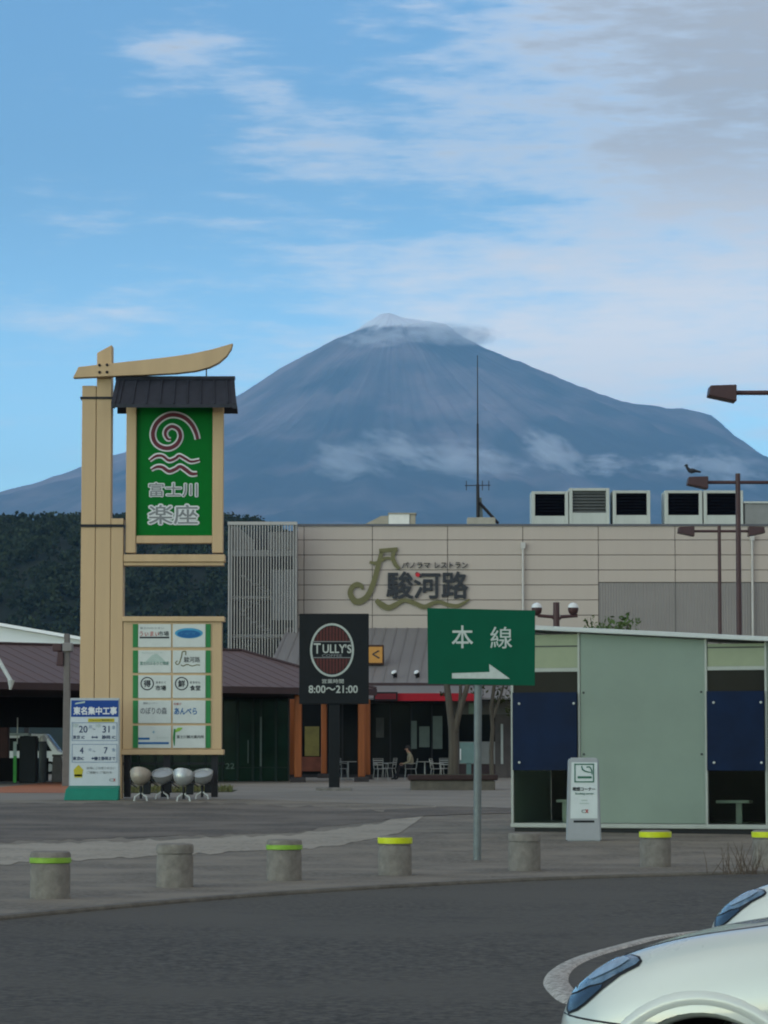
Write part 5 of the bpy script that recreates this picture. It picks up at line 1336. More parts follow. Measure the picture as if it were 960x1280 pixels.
# =================================================================== TREES AND PLANTER
m_bark = mat('grey_bark', (0.085, 0.072, 0.055), 0.95, 0.3, 8.0, 0.8, 30, streak=True)
m_lf1 = mat('tree_leaf', (0.018, 0.026, 0.008), 0.9, c2=(0.055, 0.055, 0.02), scale=2.5, spec=0.1)
m_lf2 = mat('bush_leaf', (0.03, 0.065, 0.015), 0.8, c2=(0.09, 0.13, 0.035), scale=2.5)
def leaves(cs, n, size, seed):
    r2 = np.random.default_rng(seed); vs_, fs_ = [], []
    for c, rad_ in cs:
        m_ = int(n * rad_[0] * rad_[2])
        u = r2.normal(size=(m_, 3)); u /= np.linalg.norm(u, axis=1)[:, None]
        p = np.array(c) + u * (r2.uniform(0.15, 1, m_) ** 0.45)[:, None] * np.array(rad_)
        a = r2.normal(size=(m_, 3)); a /= np.linalg.norm(a, axis=1)[:, None]
        b2 = np.cross(a, r2.normal(size=(m_, 3))); b2 /= np.linalg.norm(b2, axis=1)[:, None]
        s_ = r2.uniform(0.6, 1.3, m_)[:, None] * size
        k = len(vs_)
        vs_.extend(np.stack([p - a * s_, p + b2 * s_ * 0.45, p + a * s_, p - b2 * s_ * 0.45], 1).reshape(-1, 3).tolist())
        fs_.extend([(k + 4 * i, k + 4 * i + 1, k + 4 * i + 2, k + 4 * i + 3) for i in range(m_)])
    q = MB(); q.add(vs_, fs_); return q
gP = G(566, 988); PYp = gP.y
pl_ = root('planter', 'long low planter with a dark red-brown rim in the plaza', 'planter', gP)
q = MB(); q.boxpx(513.5, 619, 975.5, 989, PYp, 2.0); q.build('trough', mat('planter_stone', (0.10, 0.09, 0.072), 0.9, 0.2, 4, 0.3, 30), pl_, bevel=0.03)
q = MB(); q.boxpx(510, 622.5, 968.5, 975.5, PYp - 0.08, 2.16); q.build('rim', mat('planter_rim', (0.035, 0.02, 0.018), 0.8, 0.2, 4), pl_, bevel=0.03)
q = MB(); q.boxpx(514, 618.5, 968.2, 969.5, PYp + 0.15, 1.7); q.build('soil', m_moss, pl_)
def tree(px, Y, base_py, paths, crown, lab, dens, size, m_, seed, name='tree'):
    b0 = P(px, base_py, Y); r_ = root(name, lab, 'tree', b0)
    q = MB()
    for pts, rr in paths: q.tube([P(a, c, Y) + Vector((0, dy, 0)) for a, c, dy in pts], rr, 9)
    q.build('trunk', m_bark, r_, smooth=True)
    cs_ = [((P(a, c, Y) + Vector((0, dy, 0)))[:], (rx, rx, rz_)) for a, c, dy, rx, rz_ in crown]
    leaves(cs_, dens, size, seed).build('crown', m_, r_)
    return r_
Yt = PYp + 1.0
tree(567, Yt, 970, [([(566, 971, 0), (567, 940, 0), (566, 910, 0.02), (563, 890, 0.03), (559, 860, 0.05), (556, 830, 0.1), (560, 800, 0.2)], [0.17, 0.15, 0.14, 0.12, 0.10, 0.08, 0.04]),
                    ([(568, 915, 0), (574, 890, -0.03), (582, 865, -0.05), (590, 835, -0.1), (592, 805, 0)], [0.11, 0.09, 0.08, 0.06, 0.03]),
                    ([(574, 890, -0.03), (576, 860, 0.15), (572, 820, 0.3)], [0.06, 0.05, 0.03])],
     [(555, 815, 0.1, 0.42, 0.45), (580, 810, 0.3, 0.5, 0.6), (592, 832, -0.1, 0.45, 0.55), (565, 845, 0.2, 0.4, 0.3), (600, 800, 0.1, 0.35, 0.4), (600, 864, 0.3, 0.3, 0.16), (556, 866, 0.2, 0.2, 0.12)],
     'forked grey-barked tree in the planter behind the green direction sign', 520, 0.075, m_lf1, 11)
tree(615, Yt + 0.4, 970, [([(615, 971, 0), (614, 940, 0), (616, 910, 0.02), (614, 885, 0), (618, 855, 0), (622, 825, 0), (620, 800, 0)], [0.075, 0.07, 0.065, 0.06, 0.055, 0.045, 0.02]),
                          ([(615, 900, 0), (626, 870, 0.1), (634, 840, 0.1)], [0.05, 0.04, 0.02])],
     [(622, 815, 0, 0.5, 0.5), (640, 840, 0.1, 0.45, 0.5), (636, 808, 0.1, 0.4, 0.35), (628, 868, 0.2, 0.35, 0.32), (640, 885, 0.1, 0.22, 0.35)],
     'slender tree at the shelter end of the planter', 520, 0.07, m_lf1, 12)
tree(765, 76, 1000, [([(765, 1003, 0), (764, 900, 0), (766, 830, 0), (764, 790, 0)], [0.10, 0.08, 0.07, 0.03]), ([(766, 830, 0), (780, 800, 0), (786, 780, 0.1)], [0.05, 0.04, 0.02]), ([(765, 840, 0), (748, 805, 0), (744, 785, 0.1)], [0.05, 0.04, 0.02])],
     [(745, 795, 0, 0.42, 0.42), (768, 789, 0.1, 0.45, 0.42), (786, 787, 0, 0.34, 0.42), (757, 805, -0.2, 0.6, 0.5), (783, 805, 0.2, 0.5, 0.5), (784, 772, 0, 0.14, 0.16), (738, 776, 0.1, 0.18, 0.16)],
     'small leafy tree showing just above the shelter roof', 620, 0.07, m_lf2, 13)
# teal notice board among the tables
g = G(586, 971.5); g.y = 118; g.z = gz(118); NB = 118.0
r_ = root('teal_board', 'pale teal notice board on a short post behind the planter', 'notice board', (P(587, 960, NB).x, NB, gz(NB)))
q = MB(); q.boxpx(575, 599, 928, 954, NB, 0.08); q.build('panel', mat('teal_board', (0.11, 0.18, 0.17), 0.6, 0.1, 3), r_, bevel=0.01)
q = MB(); q.boxpx(583, 589, 954, 975.8, NB + 0.02, 0.1); q.build('post', mat('teal_post', (0.07, 0.12, 0.115), 0.6, 0.1, 3), r_)
q = MB(); q.boxpx(575, 576.3, 936, 950, NB - 0.03, 0.03); q.build('handle', m_white, r_)

# =================================================================== CAFE FURNITURE AND PERSON
m_alu = mat('chair_aluminium', (0.28, 0.28, 0.26), 0.4, 0.1, 8, metal=0.5)
def chair_parts():
    out = []
    q = MB(); q.box(-0.21, 0.21, -0.2, 0.22, 0.43, 0.455); out.append(('seat', q.mesh('seat', bevel=0.01), m_alu))
    q = MB()
    q.tube([(-0.2, 0.22, 0.45), (-0.21, 0.28, 0.84), (0.21, 0.28, 0.84), (0.2, 0.22, 0.45)], 0.014, 6)
    for k in range(3): q.box(-0.19, 0.19, 0.245 + k * 0.012, 0.257 + k * 0.012, 0.58 + k * 0.085, 0.62 + k * 0.085)
    out.append(('backrest', q.mesh('backrest'), m_alu))
    for sx in (-1, 1):
        for sy, y1 in ((-0.18, -0.22), (0.2, 0.26)):
            q = MB(); q.tube([(sx * 0.19, sy, 0.44), (sx * 0.22, y1, 0.0)], 0.014, 6); out.append(('leg', q.mesh('leg'), m_alu))
        q = MB(); q.tube([(sx * 0.22, -0.2, 0.44), (sx * 0.225, -0.19, 0.64), (sx * 0.22, 0.24, 0.66)], 0.014, 6); out.append(('armrest', q.mesh('armrest'), m_alu))
    for _, me_, mm in out: me_.materials.append(mm)
    return out
def place(name, parts, loc, rz_, lab, cat, group):
    r_ = root(name, lab, cat, loc, group); r_.rotation_euler.z = rz_
    for nm, me_, _ in parts:
        o = bpy.data.objects.new(nm, me_); col.objects.link(o); o.parent = r_
    return r_
cp = chair_parts()
tp_ = []
q = MB(); q.lathe((0, 0, 0), [(0.33, 0.70), (0.34, 0.71), (0.34, 0.725), (0.33, 0.73)], 24); tp_.append(('top', q.mesh('top'), m_alu))
q = MB(); q.tube([(0, 0, 0.02), (0, 0, 0.7)], 0.03, 8); tp_.append(('column', q.mesh('column'), m_alu))
q = MB()
for k in range(4): a_ = k * math.pi / 2 + 0.4; q.tube([(0, 0, 0.05), (math.cos(a_) * 0.3, math.sin(a_) * 0.3, 0.015)], 0.022, 6)
tp_.append(('foot', q.mesh('foot'), m_alu))
for _, me_, mm in tp_: me_.materials.append(mm)
def on(px, Y): return (P(px, 960, Y).x, Y, gz(Y))
place('cafe_chair', cp, on(425, 122), 2.6, 'metal cafe chair under the coffee sign post', 'chair', 'cafe chairs outside the coffee shop')
place('cafe_chair', cp, on(476, 121), 0.4, 'metal cafe chair next to the orange pillar, facing the plaza', 'chair', 'cafe chairs outside the coffee shop')
place('cafe_chair', cp, on(486, 124), -1.9, 'metal cafe chair between the orange pillar and the seated person', 'chair', 'cafe chairs outside the coffee shop')
pc = place('cafe_chair', cp, on(513, 121), -math.pi / 2, 'metal cafe chair the person sits on', 'chair', 'cafe chairs outside the coffee shop')
place('cafe_chair', cp, on(547, 121), 1.3, 'metal cafe chair on the far side of the person\'s table', 'chair', 'cafe chairs outside the coffee shop')
place('cafe_chair', cp, on(557, 123), 0.1, 'metal cafe chair beside the forked tree trunk', 'chair', 'cafe chairs outside the coffee shop')
place('cafe_table', tp_, on(531, 121.3), 0.2, 'small round metal table behind the seated person', 'table', 'cafe tables outside the coffee shop')
place('cafe_table', tp_, on(435, 121.5), 0.8, 'small round metal table under the coffee sign post', 'table', 'cafe tables outside the coffee shop')

# seated person: one skinned body, facing left
def skin_body(name, joints, edges, parent_loc):
    me = bpy.data.meshes.new(name)
    me.from_pydata([j[0] for j in joints], edges, [])
    o = bpy.data.objects.new(name, me); col.objects.link(o)
    md = o.modifiers.new('skin', 'SKIN'); md.use_smooth_shade = True
    for i, j in enumerate(joints):
        r_ = j[1]; me.skin_vertices[0].data[i].radius = (r_, r_) if not isinstance(r_, tuple) else r_
    me.skin_vertices[0].data[0].use_root = True
    ms = o.modifiers.new('sub', 'SUBSURF'); ms.levels = 2; ms.render_levels = 2
    bpy.context.view_layer.update()
    m2 = bpy.data.meshes.new_from_object(o.evaluated_get(bpy.context.evaluated_depsgraph_get()))
    bpy.data.objects.remove(o)
    return m2
J = [((0, 0, 0.53), (0.15, 0.13)),                                   # pelvis
     ((0.02, 0, 0.70), (0.13, 0.15)), ((0.0, 0, 0.90), (0.14, 0.18)), ((-0.04, 0, 1.02), (0.08, 0.10)), ((-0.08, 0, 1.09), 0.052), ((-0.115, 0, 1.16), (0.075, 0.07)), ((-0.12, 0, 1.26), (0.085, 0.075)), ((-0.115, 0, 1.31), (0.05, 0.045))]
E = [(0, 1), (1, 2), (2, 3), (3, 4), (4, 5), (5, 6), (6, 7)]
for s_ in (-1, 1):
    k = len(J); J += [((-0.02, s_ * 0.10, 0.52), 0.095), ((-0.42, s_ * 0.12, 0.54), 0.068), ((-0.50, s_ * 0.13, 0.30), 0.055), ((-0.56 - 0.06 * s_, s_ * 0.13, 0.08), 0.042), ((-0.70 - 0.06 * s_, s_ * 0.14, 0.045), 0.038)]
    E += [(0, k), (k, k + 1), (k + 1, k + 2), (k + 2, k + 3), (k + 3, k + 4)]
    k = len(J); J += [((-0.01, s_ * 0.19, 0.95), 0.065), ((-0.04, s_ * 0.25, 0.72), 0.05), ((-0.24, s_ * 0.18, 0.64), 0.038), ((-0.33, s_ * 0.13, 0.645), 0.03)]
    E += [(2, k), (k, k + 1), (k + 1, k + 2), (k + 2, k + 3)]
bm2 = skin_body('body', J, E, None)
m_jacket = mat('olive_jacket', (0.24, 0.21, 0.14), 0.9, 0.2, 12, 0.3, 40); m_trou = mat('dark_trousers', (0.018, 0.016, 0.018), 0.9, 0.2, 12); m_skin = mat('skin', (0.38, 0.22, 0.15), 0.6, 0.06, 10); m_hair = mat('dark_hair', (0.018, 0.014, 0.012), 0.7, 0.2, 30)
for m_ in (m_jacket, m_trou, m_skin, m_black): bm2.materials.append(m_)
for p in bm2.polygons:
    c = p.center
    if c.z > 1.08: p.material_index = 2
    elif c.x < -0.29 and c.z > 0.58: p.material_index = 2
    elif c.z < 0.10: p.material_index = 3
    elif c.z < 0.62 and not (abs(c.y) > 0.17 and c.z > 0.6): p.material_index = 1
    p.use_smooth = True
person = root('person', 'person in an olive jacket and dark trousers sitting outside the coffee shop', 'person', (pc.location.x - 0.0, pc.location.y, pc.location.z))
o = bpy.data.objects.new('body', bm2); col.objects.link(o); o.parent = person
q = MB(); q.ball((-0.10, 0, 1.275), 0.10, 1.0, 0.86, 0.82, 14, 9); q.ball((-0.07, 0, 1.22), 0.09, 0.8, 0.9, 0.95, 12, 8); local(q, 'hair', m_hair, person, smooth=True)
q = MB(); q.tube([(-0.185, 0, 1.225), (-0.222, 0, 1.195), (-0.195, 0, 1.185)], [0.012, 0.016, 0.01], 7)
for s_ in (-1, 1): q.ball((-0.115, s_ * 0.082, 1.205), 0.026, 0.8, 0.45, 1.2, 8, 6)
local(q, 'nose_and_ears', m_skin, person, smooth=True)
q = MB()
for s_ in (-1, 1): q.ball((-0.192, s_ * 0.032, 1.222), 0.011, 0.7, 1.2, 0.8, 8, 6)
q.box(-0.197, -0.188, -0.025, 0.025, 1.148, 1.155); local(q, 'eyes_and_mouth', m_ink, person)
for s_ in (-1, 1):
    q = MB(); base = Vector((-0.335, s_ * 0.13, 0.645))
    for k, ln in enumerate((0.07, 0.082, 0.088, 0.08, 0.062)):
        if k == 0:
            q.tube([base + Vector((0.0, -s_ * 0.02, 0.012)), base + Vector((-0.03, -s_ * 0.05, 0.02)), base + Vector((-0.055, -s_ * 0.058, 0.01))], [0.012, 0.011, 0.008], 6)
        else:
            off = (k - 2.5) * 0.017 * s_
            q.tube([base + Vector((-0.01, off, 0)), base + Vector((-0.01 - ln * 0.5, off, 0.004)), base + Vector((-0.01 - ln * 0.85, off, -0.018)), base + Vector((-0.01 - ln, off, -0.034))], [0.010, 0.0095, 0.0085, 0.006], 6)
    local(q, 'fingers', m_skin, person, smooth=True)

# =================================================================== THINGS UNDER THE PAVILION
Yv = 152.0
def wheel(parent, cx, cy, z, r_, w_):
    q = MB(); q.lathe((cx, cy, z), [(r_ * 0.62, -w_ / 2), (r_ * 0.92, -w_ / 2), (r_, -w_ * 0.35), (r_, w_ * 0.35), (r_ * 0.92, w_ / 2), (r_ * 0.62, w_ / 2), (r_ * 0.62, -w_ / 2)], 28, axis=(0, 1, 0), caps=False); t = local(q, 'tyre', mat('tyre_rubber', (0.012, 0.012, 0.012), 0.85, 0.2, 10), parent, smooth=True)
    q = MB(); q.lathe((cx, cy, z), [(r_ * 0.63, -w_ * 0.42), (r_ * 0.3, -w_ * 0.36), (0.02, -w_ * 0.4), (0.02, w_ * 0.4), (r_ * 0.3, w_ * 0.36), (r_ * 0.63, w_ * 0.42)], 28, axis=(0, 1, 0)); local(q, 'rim', m_alu, t, smooth=True)
vn = root('parked_van', 'white van parked beyond the pavilion, seen under its roof', 'van', (P(30, 950, Yv).x, Yv, gz(Yv)))
q = MB(); q.prism([(-2.2, 0.35), (2.2, 0.35), (2.2, 0.95), (1.75, 1.15), (1.15, 1.95), (-2.1, 2.0), (-2.2, 1.9)], -0.85, 0.85); local(q, 'body', mat('van_white', (0.68, 0.70, 0.70), 0.3, 0.03, 2, coat=0.5), vn, 0.06)
for x0, x1, xa, xb3 in ((-1.9, -0.75, -1.9, -0.75), (-0.65, 0.25, -0.65, 0.25), (0.35, 1.45, 0.35, 1.05)):
    q = MB(); q.prism([(x0, 1.12), (x1, 1.12), (xb3, 1.75), (xa, 1.75)], -0.868, -0.845); local(q, 'side_window', m_glassd, vn)
q = MB(); q.add([(1.74, -0.72, 1.2), (1.74, 0.72, 1.2), (1.22, 0.7, 1.9), (1.22, -0.7, 1.9)], [(0, 1, 2, 3)]); local(q, 'windscreen', m_glassd, vn)
for x in (-1.4, 1.35): wheel(vn, x, -0.78, 0.31, 0.31, 0.2); wheel(vn, x, 0.78, 0.31, 0.31, 0.2)
g = G(19, 978.6); r_ = root('pennant_pole', 'green and white marker pole with a thin rod under the pavilion', 'marker pole', g)
q = MB(); q.boxpx(16.5, 20.5, 945, 978.6, g.y, 0.1); q.build('green_sleeve', mat('sleeve_green', (0.05, 0.28, 0.05), 0.6, 0.15, 4), r_)
q = MB(); q.boxpx(16.5, 20.5, 927, 945, g.y, 0.1); q.build('white_sleeve', mat('sleeve_white', (0.32, 0.40, 0.38), 0.6, 0.1, 4), r_)
q = MB(); q.tube([P(21.5, 930, g.y + 0.05), P(22, 897, g.y + 0.05)], 0.022, 6); q.build('rod', m_palemetal, r_)
g = G(33, 978.6); r_ = root('black_cabinet', 'black cabinet with a pale top beside the green marker pole', 'cabinet', g)
q = MB(); q.boxpx(24, 45, 920, 978.6, g.y, 0.6); q.build('body', m_black, r_, bevel=0.03)
q = MB(); q.boxpx(12, 36, 916.5, 919.5, g.y - 0.1, 0.8); q.build('top', mat('cabinet_top', (0.25, 0.29, 0.28), 0.6, 0.1, 3), r_)
g = G(52.5, 978); r_ = root('litter_bin', 'slim grey litter bin with a white lid', 'litter bin', g)
q = MB(); q.lathe((g.x, g.y + 0.15, g.z), [(0.13, 0), (0.145, 0.05), (0.15, 1.45), (0.14, 1.5)], 18); q.build('drum', mat('bin_grey', (0.065, 0.075, 0.08), 0.5, 0.15, 4), r_, smooth=True)
q = MB(); q.lathe((g.x, g.y + 0.15, g.z), [(0.15, 1.5), (0.15, 1.6), (0.09, 1.70), (0.02, 1.72)], 18); q.build('lid', m_white, r_, smooth=True)
g = G(71, 978); r_ = root('stone_post', 'squat grey stone post beside the lamp column', 'stone post', g)
q = MB(); q.prismpx([(64, 978), (78, 978), (76.5, 946), (66, 946)], g.y, 0.35); q.build('shaft', m_col, r_, bevel=0.03)
q = MB(); q.boxpx(65, 77.5, 943, 946, g.y - 0.03, 0.42); q.build('cap', m_col, r_, bevel=0.02)

# =================================================================== WHITE CARS
ST = [  # u, W, zb, zmid, Wsh, zsh, Wre, zre, zc
    (0.17, .46, .30, .46, .44, .57, .34, .635, .65), (0.21, .62, .24, .48, .60, .63, .46, .695, .715), (0.29, .75, .20, .52, .715, .715, .56, .775, .80),
    (0.46, .83, .19, .57, .79, .825, .63, .88, .90), (0.72, .865, .19, .60, .825, .90, .67, .95, .965), (1.00, .875, .19, .62, .84, .94, .69, .99, 1.01),
    (1.20, .875, .19, .62, .845, .955, .70, 1.035, 1.055), (1.65, .875, .19, .62, .84, .96, .645, 1.245, 1.28), (2.10, .875, .19, .62, .84, .97, .59, 1.42, 1.46),
    (2.70, .875, .19, .62, .84, .98, .58, 1.455, 1.495), (3.40, .87, .19, .62, .82, 1.0, .56, 1.41, 1.44), (3.90, .84, .23, .65, .78, 1.02, .53, 1.24, 1.27), (4.20, .78, .28, .65, .72, .98, .5, 1.06, 1.08), (4.40, .62, .34, .6, .58, .85, .42, .93, .94)]
def car_section(st):
    u, W_, zb, zm, Ws, zs, Wr, zr, zc = st
    return [(0, zb), (W_ - .14, zb), (W_ - .035, zb + .09), (W_, zm), ((W_ + Ws) / 2 + .004, (zm + zs) / 2 + .02), (Ws, zs), ((Ws + Wr) / 2, (zs + zr) / 2 + (.018 if zr - zs < .15 else 0.0)), (Wr, zr), (Wr * .5, zr + (zc - zr) * .75), (0, zc)]
def car_mesh():
    vs_, fs_ = [], []
    N = None
    for st in ST:
        h = car_section(st); full = [(-v, z) for v, z in h] + [(v, z) for v, z in h[-2:0:-1]]   # near side is -y
        N = len(full); vs_ += [(st[0], v, z) for v, z in full]
    for i in range(len(ST) - 1):
        for j in range(N): fs_.append((i * N + j, i * N + (j + 1) % N, (i + 1) * N + (j + 1) % N, (i + 1) * N + j))
    fs_.append(tuple(range(N - 1, -1, -1))); fs_.append(tuple((len(ST) - 1) * N + j for j in range(N)))
    q = MB(); q.add(vs_, fs_); me = q.mesh('body')
    o = bpy.data.objects.new('tmp', me); col.objects.link(o)
    m1 = o.modifiers.new('s', 'SUBSURF'); m1.levels = 3; m1.render_levels = 3
    cuts = []
    for u in (0.82, 3.45):
        c = MB(); c.lathe((u, 0, 0.33), [(0.36, -1.2), (0.36, 1.2)], 48, axis=(0, 1, 0)); co_ = c.build('cut', m_black); cuts.append(co_)
        b_ = o.modifiers.new('b', 'BOOLEAN'); b_.operation = 'DIFFERENCE'; b_.object = co_; b_.solver = 'EXACT'
    bpy.context.view_layer.update()
    m2 = bpy.data.meshes.new_from_object(o.evaluated_get(bpy.context.evaluated_depsgraph_get()))
    for c in cuts + [o]: bpy.data.objects.remove(c)
    return m2
m_carw = mat('car_white', (0.49, 0.505, 0.45), 0.28, 0.02, 1.5, coat=0.8, spec=0.5)
cm = car_mesh(); cm.materials.clear(); cm.materials.append(m_carw); cm.materials.append(m_black)
for p in cm.polygons:
    p.use_smooth = True
    c = p.center
    du = min(math.hypot(c.x - u, c.z - 0.33) for u in (0.82, 3.45))
    p.material_index = 1 if du < 0.3605 else 0
try: cm.set_sharp_from_angle(angle=R(35))
except Exception: pass
PSI = R(-20); cA, sA = math.cos(PSI), math.sin(PSI)
nose1 = Vector((1.13 - .82 * cA - .87 * sA, 11.1 - .82 * sA + .87 * cA, -0.1))
car1 = root('parked_car', 'white hatchback with sky reflection painted on its headlight, parked in front of another white car', 'car', nose1, 'white cars parked side by side')
car1.rotation_euler.z = PSI
body = bpy.data.objects.new('body', cm); col.objects.link(body); body.parent = car1
MW = Matrix.Translation(nose1) @ Matrix.Rotation(PSI, 4, 'Z'); MWi = MW.inverted()
bm = bmesh.new(); bm.from_mesh(cm); bvh = BVHTree.FromBMesh(bm); bm.free()
def on_car(px, py):
    o_ = MWi @ Vector((0, 0, CAMZ)); d = (MWi.to_3x3() @ ray(px, py)).normalized()
    h = bvh.ray_cast(o_, d); return h[0], h[1]
def car_patch(poly, lift, material, name, parent, step=4.0, dome=0.0):
    """piece lying on the car's skin inside an outline"""
    pts = []
    n = len(poly)
    for i in range(n):
        a, b2 = Vector(poly[i]), Vector(poly[(i + 1) % n]); k = max(1, int((b2 - a).length / step))
        pts += [a.lerp(b2, j / k) for j in range(k)]
    nb = len(pts)
    def inside(x, y):
        c = False
        for i in range(nb):
            x1, y1 = pts[i]; x2, y2 = pts[i - 1]
            if (y1 > y) != (y2 > y) and x < (x2 - x1) * (y - y1) / (y2 - y1) + x1: c = not c
        return c
    xs2 = [p[0] for p in pts]; ys2 = [p[1] for p in pts]
    inner = []
    y = min(ys2)
    while y < max(ys2):
        x = min(xs2)
        while x < max(xs2):
            if inside(x, y) and min((p[0] - x) ** 2 + (p[1] - y) ** 2 for p in pts) > (step * 0.6) ** 2: inner.append(Vector((x, y)))
            x += step
        y += step
    allp = [Vector(p) for p in pts] + inner
    V2, _, F2, *_ = delaunay_2d_cdt(allp, [(i, (i + 1) % nb) for i in range(nb)], [list(range(nb))], 1, 1e-4)
    vs_ = []; miss = set()
    for ip, p in enumerate(V2):
        c, nn = on_car(p[0], p[1])
        if c is None:
            # past the visible edge: step inwards until the skin is met
            for k in range(1, 101):
                f_ = k / 100.0; c, nn = on_car(p[0] + (757 - p[0]) * f_, p[1] + (1229 - p[1]) * f_)
                if c is not None: break
        e = min(math.hypot(p[0] - b_[0], p[1] - b_[1]) for b_ in pts)
        vs_.append(c + nn * (lift + dome * min(1, e / 10.0)))
    q = MB(); q.add(vs_, [tuple(f) for f in F2 if not any(i in miss for i in f)]); o = local(q, name, material, parent, smooth=True)
    return o
m_hl = mat('headlight_glass', (0.02, 0.03, 0.045), 0.15, 0.4, 9, coat=0.5, spec=0.6)
m_hl2 = mat('headlight_sky_reflection', (0.05, 0.075, 0.10), 0.12, c2=(0.16, 0.22, 0.28), scale=16, coat=1.0, spec=0.5)  # bluish base colour paints in sky reflection, besides what the coat mirrors
m_trim = mat('dark_trim', (0.02, 0.02, 0.022), 0.5, 0.1, 10)
hlp = [(790, 1193.5), (800, 1196), (803.5, 1202), (799, 1208), (776, 1220), (755, 1236), (733, 1256), (723, 1263.5), (711, 1268), (708.5, 1262), (713, 1238), (726, 1223), (744, 1209.5), (772, 1196.5)]
hl = car_patch(hlp, 0.003, m_trim, 'headlight_surround', car1)
h1 = car_patch([(788, 1195.5), (798, 1198), (800.5, 1202), (796, 1206), (774, 1217.5), (754, 1229), (738, 1233), (724, 1240), (715.5, 1243), (717, 1238), (728, 1225), (745, 1212), (772, 1199)], 0.007, m_hl2, 'headlight', car1, dome=0.006)
h2 = car_patch([(754, 1231), (753, 1235), (731, 1254.5), (722, 1261), (713, 1264.5), (712, 1260), (715, 1245.5), (725, 1242), (739, 1235)], 0.007, m_hl, 'headlight_lamp', car1)
h3 = car_patch([(782, 1199), (790, 1202), (776, 1211), (758, 1220), (742, 1227), (738, 1225), (750, 1215), (768, 1205)], 0.016, mat('headlight_highlight', (0.24, 0.31, 0.38), 0.1, 0.2, 20, coat=1.0), 'headlight_highlight', car1)  # lighter bluish patch paints a bright zone onto the headlight
# mirrored headlight for the far side
for src in (hl, h1, h2, h3):
    me_ = src.data.copy()
    for v in me_.vertices: v.co.y = -v.co.y
    me_.flip_normals()
    o = bpy.data.objects.new(src.name.split('.')[0], me_); col.objects.link(o); o.parent = car1
# windows laid on the cabin, lamps and wheels
def skin_grid(u0, u1, z0f, z1f, name, material, side):
    vs_, n_u, n_z = [], 14, 6
    for i in range(n_u):
        u = u0 + (u1 - u0) * i / (n_u - 1); z0, z1 = z0f(u), z1f(u)
        for j in range(n_z):
            z = z0 + (z1 - z0) * j / (n_z - 1)
            h = bvh.ray_cast(Vector((u, -3 * side, z)), Vector((0, side, 0)))
            c, nn = (h[0], h[1]) if h[0] is not None else (Vector((u, -0.6 * side, z)), Vector((0, -side, 0)))
            vs_.append(c + nn * 0.006)
    q = MB(); q.add(vs_, [(i * n_z + j, (i + 1) * n_z + j, (i + 1) * n_z + j + 1, i * n_z + j + 1) for i in range(n_u - 1) for j in range(n_z - 1)])
    return local(q, name, material, car1, smooth=True)
roofz = lambda u: float(np.interp(u, [1.2, 1.65, 2.1, 2.7, 3.4, 3.9], [0.99, 1.17, 1.34, 1.38, 1.34, 1.18]))
for sd in (1, -1):
    skin_grid(1.55, 2.38, lambda u: 1.0, lambda u: max(1.01, roofz(u)), 'side_window', m_glassd, sd)
    skin_grid(2.46, 3.4, lambda u: 1.02, lambda u: max(1.03, roofz(u)), 'side_window', m_glassd, sd)
    for u in (0.82, 3.45): wheel(car1, u, -0.74 * sd, 0.32, 0.315, 0.2)
    q = MB(); q.ball((1.55, -0.95 * sd, 1.03), 0.10, 0.7, 1.1, 0.75); local(q, 'wing_mirror', m_carw, car1, smooth=True)
    for ua in (0.82, 3.45):
        pts = []
        for k in range(25):
            a_ = R(8) + (math.pi - R(16)) * k / 24; hh = bvh.ray_cast(Vector((ua + math.cos(a_) * 0.405, -3 * sd, 0.33 + math.sin(a_) * 0.405)), Vector((0, sd, 0)))
            if hh[0] is not None: pts.append(hh[0] + Vector((0, 0.062 * sd, 0)))
        q = MB(); q.tube(pts, 0.068, 14); local(q, 'arch_flare', m_carw, car1, smooth=True)
    h = MB(); h.tube([(2.1, -0.885 * sd, 0.86), (2.28, -0.885 * sd, 0.87)], 0.014, 6); local(h, 'door_handle', m_carw, car1)
vs_ = []
for i in range(10):
    u = 1.27 + (2.02 - 1.27) * i / 9
    for j in range(11):
        v = -0.62 + 1.24 * j / 10; v *= 1 - 0.12 * i / 9
        h = bvh.ray_cast(Vector((u, v, 3)), Vector((0, 0, -1))); vs_.append(h[0] + h[1] * 0.006)
q = MB(); q.add(vs_, [(i * 11 + j, (i + 1) * 11 + j, (i + 1) * 11 + j + 1, i * 11 + j + 1) for i in range(9) for j in range(10)]); local(q, 'windscreen', m_glassd, car1, smooth=True)
# lower grille, bumper seam and bonnet seam following the skin
vs_ = []
for j in range(17):
    v = -0.40 + 0.8 * j / 16
    for z in (0.36, 0.44, 0.50):
        h = bvh.ray_cast(Vector((-2, v, z)), Vector((1, 0, 0))); c, nn = (h[0], h[1]) if h[0] is not None else (Vector((0.1, v, z)), Vector((-1, 0, 0))); vs_.append(c + nn * 0.004)
q = MB(); q.add(vs_, [(j * 3 + k, (j + 1) * 3 + k, (j + 1) * 3 + k + 1, j * 3 + k + 1) for j in range(16) for k in range(2)]); local(q, 'grille', m_trim, car1)
for sd in (1, -1):
    pts = []
    for i in range(14):
        u = 0.30 + 0.75 * i / 13; v = 0.60 + 0.11 * i / 13
        h = bvh.ray_cast(Vector((u, -v * sd, 3)), Vector((0, 0, -1))); pts.append(h[0] + h[1] * -0.001)
    q = MB(); q.tube(pts, 0.004, 5); local(q, 'bonnet_seam', m_trim, car1)
    pts = []
    for i in range(8):
        z = 0.655 - 0.02 * i / 7; u = 0.24 + 0.27 * i / 7
        h = bvh.ray_cast(Vector((u, -3 * sd, z)), Vector((0, sd, 0)))
        if h[0] is not None: pts.append(h[0])
    if len(pts) > 2: q = MB(); q.tube(pts, 0.004, 5); local(q, 'bumper_seam', m_trim, car1)
